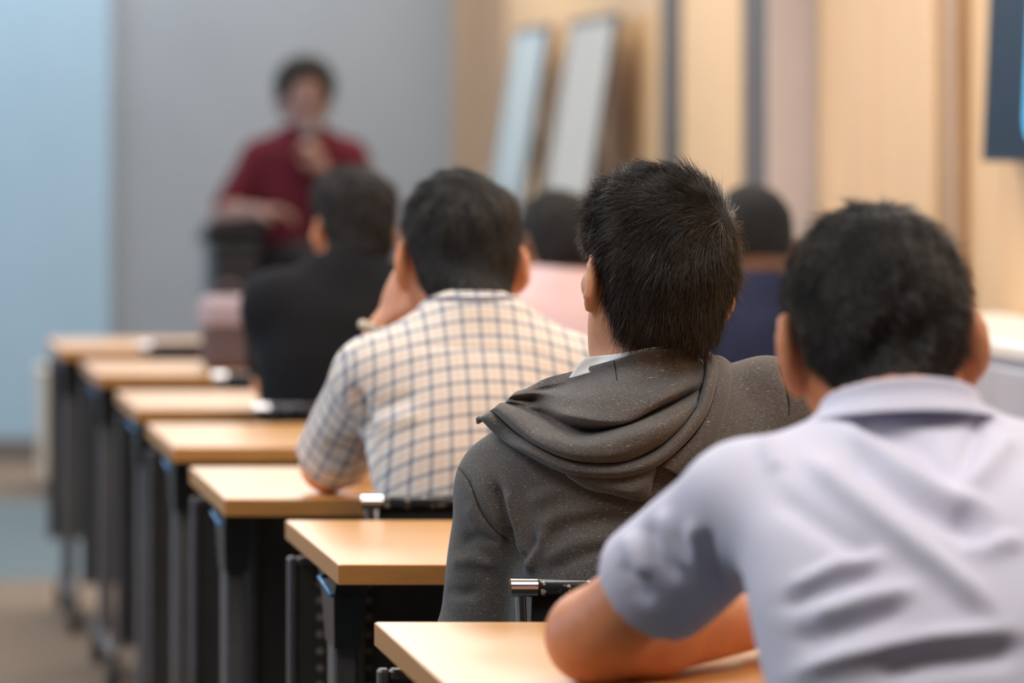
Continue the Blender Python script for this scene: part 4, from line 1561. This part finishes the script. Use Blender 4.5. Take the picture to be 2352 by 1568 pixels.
# ---- person in pink
T4 = np.array((1.612, 9.10, 1.025))
P4 = person(dict(
    label='person in a pink shirt between the checked shirt and the grey hoodie', base=(1.6, 9.03, 0), head=T4, rot=(14, 6, 0), h=.009, seed=12, skin=S_MID, cloth=C_PINK,
    neck=(1.60, 9.05, .945),
    torso=[(.47, 1.60, 9.02, .16, .11), (.73, 1.60, 9.02, .16, .105), (.83, 1.60, 9.03, .165, .105), (.90, 1.60, 9.04, .14, .09), (.94, 1.60, 9.05, .085, .07), (.965, 1.60, 9.05, .064, .06)],
    arms=[((1.475, 9.04, .885), (1.46, 9.18, .775), (1.55, 9.42, .775), (.5, .8, 0), (0, 0, -1), .4, 1),
          ((1.725, 9.04, .885), (1.75, 9.18, .775), (1.65, 9.42, .775), (-.5, .8, 0), (0, 0, -1), .4, -1)],
    sleeve=(.058, .052, .8), legs=seated_legs(1.60, 9.03),
    hair=dict(thick=(.007, .013), n=1200, len=.025, rad=.0009, flow=flow_generic((.01, -.06, .09)), nape=-.055, side=.03, h=.008)))
neckband(P4['root'], 'neckband', ring((1.60, 9.05, .968), .066, .064, -.1), .007, C_PINK)

# ---- man in navy
T5 = np.array((1.812, 8.06, 1.052))
P5 = person(dict(
    label='man with cropped hair in a navy shirt, right of the grey hoodie', base=(1.8, 7.96, 0), head=T5, rot=(-6, 5, 0), h=.0085, seed=14, skin=S_DARK, cloth=C_NAVY,
    neck=(1.81, 8.0, .965),
    torso=[(.47, 1.80, 7.94, .165, .11), (.73, 1.80, 7.94, .165, .105), (.84, 1.80, 7.955, .165, .11), (.91, 1.805, 7.965, .14, .095), (.955, 1.81, 7.98, .085, .075), (.985, 1.81, 7.99, .066, .064)],
    arms=[((1.675, 7.97, .885), (1.655, 8.12, .778), (1.75, 8.33, .775), (.5, .8, 0), (0, 0, -1), .4, 1),
          ((1.925, 7.97, .875), (1.97, 8.12, .778), (1.85, 8.33, .775), (-.5, .8, 0), (0, 0, -1), .4, -1)],
    sleeve=(.060, .054, .8), wrinkle=.001, legs=seated_legs(1.80, 7.96),
    hair=dict(thick=(.004, .007), n=900, len=.010, rad=.0009, flow=flow_generic((.01, -.06, .09)), nape=-.028, side=.03, h=.007, rough=.001)))
collar(P5['root'], 'collar', (1.81, 8.0, .99), .068, .066, 0, .03, C_NAVY, pitch=-.1)

# ---- man in the pale polo, nearest
Z3 = lambda pts: zl(pts, 1240, 860, 2.115)
T6 = np.array((0.992, 3.885, 1.071))
P6 = person(dict(
    label='man in a pale lavender polo shirt leaning on the nearest table', base=(.985, 3.6, 0), head=T6, rot=(-2, 12, -4), s=.945, ear=1.22, h=.0055, hs=.0050, seed=21, skin=S_TAN, cloth=C_POLO, top_name='polo_shirt',
    neck=(.985, 3.775, .995), arm_r=1.12, arm_k=.02,
    torso=[(.47, .99, 3.50, .165, .120), (.62, .99, 3.50, .165, .120), (.75, .99, 3.545, .172, .122), (.85, .99, 3.60, .182, .124), (.92, .99, 3.66, .180, .116),
           (.965, .987, 3.71, .150, .098), (.985, .986, 3.745, .095, .076), (1.002, .985, 3.765, .062, .060)],
    arms=[((.838, 3.735, .925), (.738, 3.965, .776), (.915, 4.115, .772), (.95, .3, 0), (0, 0, -1), .45, 1),
          ((1.16, 3.73, .945), (1.25, 3.965, .776), (1.09, 4.12, .772), (-.95, .3, 0), (0, 0, -1), .45, -1)],
    sleeve=(.058, .062, .60),
    folds=[(Z3([(1500, 215), (1700, 260), (1850, 340), (1930, 450), (1990, 545)]), -.011, 22),
           (Z3([(1420, 250), (1600, 350), (1780, 480), (2000, 610), (2250, 690)]), .012, 26),
           (Z3([(1480, 340), (1640, 500), (1800, 620), (2000, 720), (2150, 760)]), -.010, 26),
           (Z3([(1250, 360), (1500, 580), (1700, 740), (2000, 980), (2250, 1200)]), .013, 28),
           (Z3([(1130, 560), (1320, 700), (1520, 830), (1640, 900)]), -.007, 26),
           (Z3([(1080, 290), (1130, 400), (1170, 480)]), .008, 20),
           (Z3([(905, 250), (960, 290)]), .008, 22),
           (Z3([(800, 740), (825, 880), (850, 990), (900, 1060)]), -.008, 14),
           (Z3([(740, 700), (780, 850), (800, 1010)]), .008, 18),
           (Z3([(600, 640), (640, 820), (760, 960)]), .009, 22),
           (Z3([(520, 700), (560, 880), (690, 1000)]), -.009, 18),
           (Z3([(420, 760), (480, 880), (540, 980)]), .010, 20),
           (Z3([(400, 900), (470, 1050), (560, 1100)]), -.007, 18),
           (Z3([(1200, 1060), (1450, 930), (1700, 880)]), .007, 20),
           (Z3([(1150, 1120), (1400, 1030), (1650, 960)]), -.007, 20),
           (Z3([(1300, 1190), (1600, 1090), (1850, 1040)]), .008, 22),
           (Z3([(1200, 1290), (1500, 1230), (1800, 1140)]), -.006, 20),
           (Z3([(1180, 1470), (1500, 1370), (1900, 1290), (2352, 1250)]), .010, 24),
           (Z3([(1600, 1440), (1900, 1370), (2352, 1330)]), -.010, 32),
           (Z3([(2050, 640), (2080, 780), (2180, 850)]), -.008, 22),
           (Z3([(2000, 540), (2060, 440), (2110, 300), (2150, 190)]), -.008, 16),
           (Z3([(2040, 560), (2150, 470), (2300, 300)]), .009, 28),
           (Z3([(2050, 830), (2180, 840), (2352, 800)]), .008, 24)],
    trap=.045, wrinkle=.0008, legs=seated_legs(.99, 3.53),
    hair=dict(thick=(.010, .013), n=9000, len=.024, rad=.00042, flow=flow_generic((.0, -.05, .11), .3, .5), nape=-.062, side=.012, lift=(.3, .8), curl=.6, rough=.005, h=.0045)))
collar(P6['root'], 'collar', (.988, 3.785, 1.052), .066, .068, 0, .027, C_POLO, pitch=-.12, flare=.020, front_drop=.065, stand=.05)

# ---- speaker at the front
YS = 13.5
T7 = at(700, 225, YS) + np.array((0, 0, 0.0))
x7 = T7[0]
P7 = person(dict(
    label='person in a maroon shirt standing at the front, holding a microphone', base=(x7, YS, 0), head=T7, rot=(0, 0, 0), face=-1, s=.94, h=.009, seed=31, skin=S_DUSK, cloth=C_MAROON,
    neck=(x7, YS + .01, T7[2] - .165),
    torso=[(.66, x7 - .03, YS, .150, .11), (.80, x7 - .02, YS, .145, .10), (.95, x7 - .02, YS, .14, .098), (1.10, x7 - .01, YS, .155, .105), (1.22, x7, YS + .005, .165, .105), (1.28, x7, YS + .01, .12, .085), (1.315, x7, YS + .01, .068, .064)],
    arms=[((x7 - .15, YS, 1.21), (1.285, YS - .03, 1.02), (at(572, 470, YS)[0], YS - .22, at(572, 486, YS)[2]), (.9, -.35, .1), (0, 0, -1), .6, -1),
          ((x7 + .15, YS, 1.21), (x7 + .19, YS - .12, 1.03), (x7 + .035, YS - .20, 1.165), (-.35, -.1, .9), (-.8, .5, 0), 1.15, 1)],
    sleeve=(.056, .054, .97), legs=[((x7 - .085, YS, .86), (x7 - .10, YS - .02, .46), (x7 - .10, YS, .085)), ((x7 + .075, YS, .86), (x7 + .09, YS - .02, .46), (x7 + .09, YS, .085))],
    hair=dict(thick=(.026, .034), n=1200, len=.03, rad=.001, flow=flow_generic((0, -.06, .09)), nape=-.085, side=-.025, h=.008)))
neckband(P7['root'], 'neckband', ring((x7, YS + .01, 1.315), .066, .064, 0), .007, C_MAROON)
mic = empty('microphone', (x7 + .01, YS - .21, 1.18), 'dark handheld microphone held to the mouth of the person in maroon', 'microphone')
m0 = np.array((x7 + .005, YS - .235, 1.15))
m1 = np.array((x7 + .002, YS - .125, 1.33))
MB().tube([m0, m0 * .3 + m1 * .7], [.011, .014], 12).build('handle', M_BLACK, mic, True)
md_ = m1 - m0
MB().tube([m0 + md_ * t for t in (.68, .74, .82, .92, 1.0)], [.014, .022, .025, .021, .008], 14).build('grille', M_GREYSTEEL, mic, True)

# ------------------------------------------------------------------ other things
# wall screen on the right
tv = empty('wall_screen', (2.38, 7.65, 1.22), 'dark navy wall screen with a cyan picture on the wood wall', 'screen')
ty0, ty1, tz0, tz1 = 6.95, 8.36, 1.219, 2.02


def tvx(z):
    return 2.352 + (z - tz0) * 0.045


def tvslab(y0, y1, z0, z1, d0, d1):
    V = [(tvx(z) + d, y, z) for d in (d0, d1) for z in (z0, z1) for y in (y0, y1)]
    return MB().add(V, [(0, 1, 3, 2), (4, 6, 7, 5), (0, 4, 5, 1), (2, 3, 7, 6), (0, 2, 6, 4), (1, 5, 7, 3)])


tvslab(ty0, ty1, tz0, tz1, 0.0, 0.035).build('casing', M_BLACK, tv)
scr = tvslab(ty0 + .012, ty1 - .012, tz0 + .014, tz1 - .012, -.002, .001).build('screen', M_SCREEN, tv)
pg = []
r_, ya, yb, za, zb = .05, 7.10, 8.065, 1.262, 1.93
for cy, cz, a0 in ((yb - r_, zb - r_, 0), (ya + r_, zb - r_, 90), (ya + r_, za + r_, 180), (yb - r_, za + r_, 270)):
    for k in range(7):
        a = math.radians(a0 + 15 * k)
        pg.append((cy + r_ * math.cos(a), cz + r_ * math.sin(a)))
n_ = len(pg)
MB().add([(tvx(z) - .0028, y, z) for y, z in pg] + [(tvx(z) - .0018, y, z) for y, z in pg],
         [tuple(range(n_)), tuple(range(2 * n_ - 1, n_ - 1, -1))] + [(i, i + n_, (i + 1) % n_ + n_, (i + 1) % n_) for i in range(n_)]).build('screen_picture', M_GLOW, scr)
MB().box(2.385, 2.438, 7.5, 7.8, 1.45, 1.75, .004).build('wall_mount', M_BLACK, tv)

# white cabinet by the wood wall
M_CABTOP = mat('white laminate', (0.80, 0.77, 0.72), 0.3, var=0.03)
M_CAB = mat('blue grey laminate', (0.42, 0.43, 0.47), 0.4, var=0.03)
cb = empty('low_cabinet', (2.22, 7.6, 0), 'low blue grey cabinet with a white top against the wood wall', 'cabinet')
MB().box(2.075, 2.405, 6.86, 8.40, .06, .878, .004).build('body', M_CAB, cb)
MB().box(2.06, 2.41, 6.84, 8.42, .878, .905, .004).build('worktop', M_CABTOP, cb)
MB().box(2.10, 2.40, 6.90, 8.36, 0, .06).build('plinth', M_BLACK, cb)
for k in range(4):
    y = 6.875 + k * .38
    dr = MB().box(2.060, 2.0745, y, y + .37, .08, .86, .003).build('door', M_CAB, cb)
    yy = y + (.33 if k % 2 == 0 else .04)
    MB().tube([(2.059, yy, .62), (2.045, yy, .62), (2.045, yy, .74), (2.059, yy, .74)], .005, 8).build('handle', M_CHROME, dr, True)


# two leaning presentation boards on easels
def board(y0, y1, m, label):
    xb, zb_, zt_ = 2.190, .74, 1.645
    X = lambda z: xb + (z - zb_) * .155
    e = empty('presentation_board', (2.2, (y0 + y1) / 2, 0), label, 'board', 'white boards leaning on easels by the wood wall')

    def slab(a, b, z0, z1, d0, d1):
        V = [(X(z) + d, y, z) for d in (d0, d1) for z in (z0, z1) for y in (a, b)]
        return MB().add(V, [(0, 1, 3, 2), (4, 6, 7, 5), (0, 4, 5, 1), (2, 3, 7, 6), (0, 2, 6, 4), (1, 5, 7, 3)])
    slab(y0 + .015, y1 - .015, zb_ + .015, zt_ - .015, 0, .010).build('board_face', m, e)
    fr_ = slab(y0, y1, zb_, zb_ + .015, -.004, .016)
    for q in ((y0, y1, zt_ - .015, zt_), (y0, y0 + .015, zb_ + .015, zt_ - .015), (y1 - .015, y1, zb_ + .015, zt_ - .015)):
        t_ = slab(*q, -.004, .016)
        fr_.add(t_.v, t_.f)
    fr_.build('frame', M_GREYSTEEL, e)
    slab(y0 + .05, y1 - .05, zb_ - .02, zb_, -.05, .02).build('pen_tray', M_GREYSTEEL, e)
    for y in (y0 + .10, y1 - .10):
        MB().tube([(X(0) , y, 0.0), (X(1.5) + .02, y, 1.5)], .012, 8).build('leg', M_GREYSTEEL, e, True)
    MB().tube([(2.40, (y0 + y1) / 2, 0.0), (X(1.5) + .03, (y0 + y1) / 2, 1.5)], .012, 8).build('leg', M_GREYSTEEL, e, True)


board(13.30, 13.96, mat('pale blue board', (0.42, 0.50, 0.53), 0.25, var=0.03, scale=3), 'pale blue white leaning board, the farther of two by the wood wall')
board(12.15, 12.9, mat('cream board', (0.52, 0.49, 0.44), 0.25, var=0.03, scale=3), 'cream white leaning board, the nearer of two by the wood wall')

# lectern beside the speaker
lc = empty('lectern', (1.30, 13.30, 0), 'slim black lectern beside the person in maroon', 'lectern')
MB().box(1.222, 1.378, 13.22, 13.48, .04, .93, .008).build('column', M_BLACK, lc)
MB().box(1.16, 1.44, 13.14, 13.56, 0, .04, .008).build('base', M_BLACK, lc)
V_ = [(x, y, z + (.05 if y < 13.3 else 0)) for z in (.93, .952) for y in (13.14, 13.52) for x in (1.20, 1.40)]
MB().add(V_, [(0, 2, 3, 1), (4, 5, 7, 6), (0, 1, 5, 4), (2, 6, 7, 3), (0, 4, 6, 2), (1, 3, 7, 5)]).build('sloped_top', M_BLACK, lc)

# bag standing on the sixth table
M_BAG = mat('mauve brown canvas', (0.085, 0.055, 0.058), 0.85, var=0.15, scale=120)
M_BAGP = mat('pale mauve canvas', (0.34, 0.26, 0.28), 0.85, var=0.1, scale=120)
bg = empty('canvas_bag', (.91, 9.45, DZ), 'mauve brown canvas bag with a pale top, standing left of the man in black', 'bag')
bf = Field((.78, 9.30, DZ - .02), (1.05, 9.62, 1.0), .008)
bf.put(lambda X, Y, Z: np.sqrt(np.maximum(np.abs(X - .912) - .035, 0) ** 2 + np.maximum(np.abs(Y - 9.45) - .03, 0) ** 2 + np.maximum(np.abs(Z - .80) - .045, 0) ** 2) - .026, (.80, 9.33, DZ), (1.02, 9.58, .9), 0)
bv, bq = bf.mesh()
fastobj('pouch', bv, bq, M_BAG, bg)
bf = Field((.78, 9.30, .80), (1.05, 9.62, 1.0), .007)
bf.put(lambda X, Y, Z: np.sqrt(np.maximum(np.abs(X - .912) - .036, 0) ** 2 + np.maximum(np.abs(Y - 9.45) - .03, 0) ** 2 + np.maximum(np.abs(Z - .862) - .012, 0) ** 2) - .030, (.80, 9.33, .8), (1.02, 9.58, .93), 0)
bv, bq = bf.mesh()
fl_ = fastobj('flap', bv, bq, M_BAGP, bg)
MB().tube([(.88, 9.45, .895), (.885, 9.45, .925), (.912, 9.45, .935), (.94, 9.45, .925), (.945, 9.45, .895)], .006, 8).build('handle', M_BAG, fl_, True)

# paper cup on the third table
cp = empty('paper_cup', (.808, 6.27, DZ), 'white paper cup on the table beside the checked elbow', 'cup')
MB().tube([(.808, 6.27, DZ + .0005), (.808, 6.27, DZ + .086)], [.026, .035], 24).build('cup_wall', M_WHITE, cp, True)
MB().tube([(.808, 6.27, DZ + .084), (.808, 6.27, DZ + .090), (.808, 6.27, DZ + .096)], [.0375, .0375, .031], 24).build('lid', mat('pale blue lid', (.55, .66, .76), .4), cp)

# small wooden cabinet in the far corner
M_CREAM = mat('cream laminate', (0.66, 0.52, 0.38), 0.5, var=0.05)
wc = empty('small_cabinet', (.80, 14.7, 0), 'small tan cabinet on the floor beyond the farthest table', 'cabinet')
MB().box(.745, .95, 14.52, 14.92, .05, .43, .004).build('body', M_CREAM, wc)
MB().box(.735, .96, 14.50, 14.93, .43, .45, .004).build('top', M_CREAM, wc)
MB().box(.76, .94, 14.54, 14.90, 0, .05).build('plinth', M_SKIRT, wc)
for x in (.750, .851):
    d_ = MB().box(x, x + .094, 14.507, 14.519, .06, .42, .003).build('door', M_CREAM, wc)
    MB().tube([(x + (.08 if x < .8 else .015), 14.506, .25), (x + (.08 if x < .8 else .015), 14.495, .25)], .008, 10).build('knob', M_CHROME, d_)
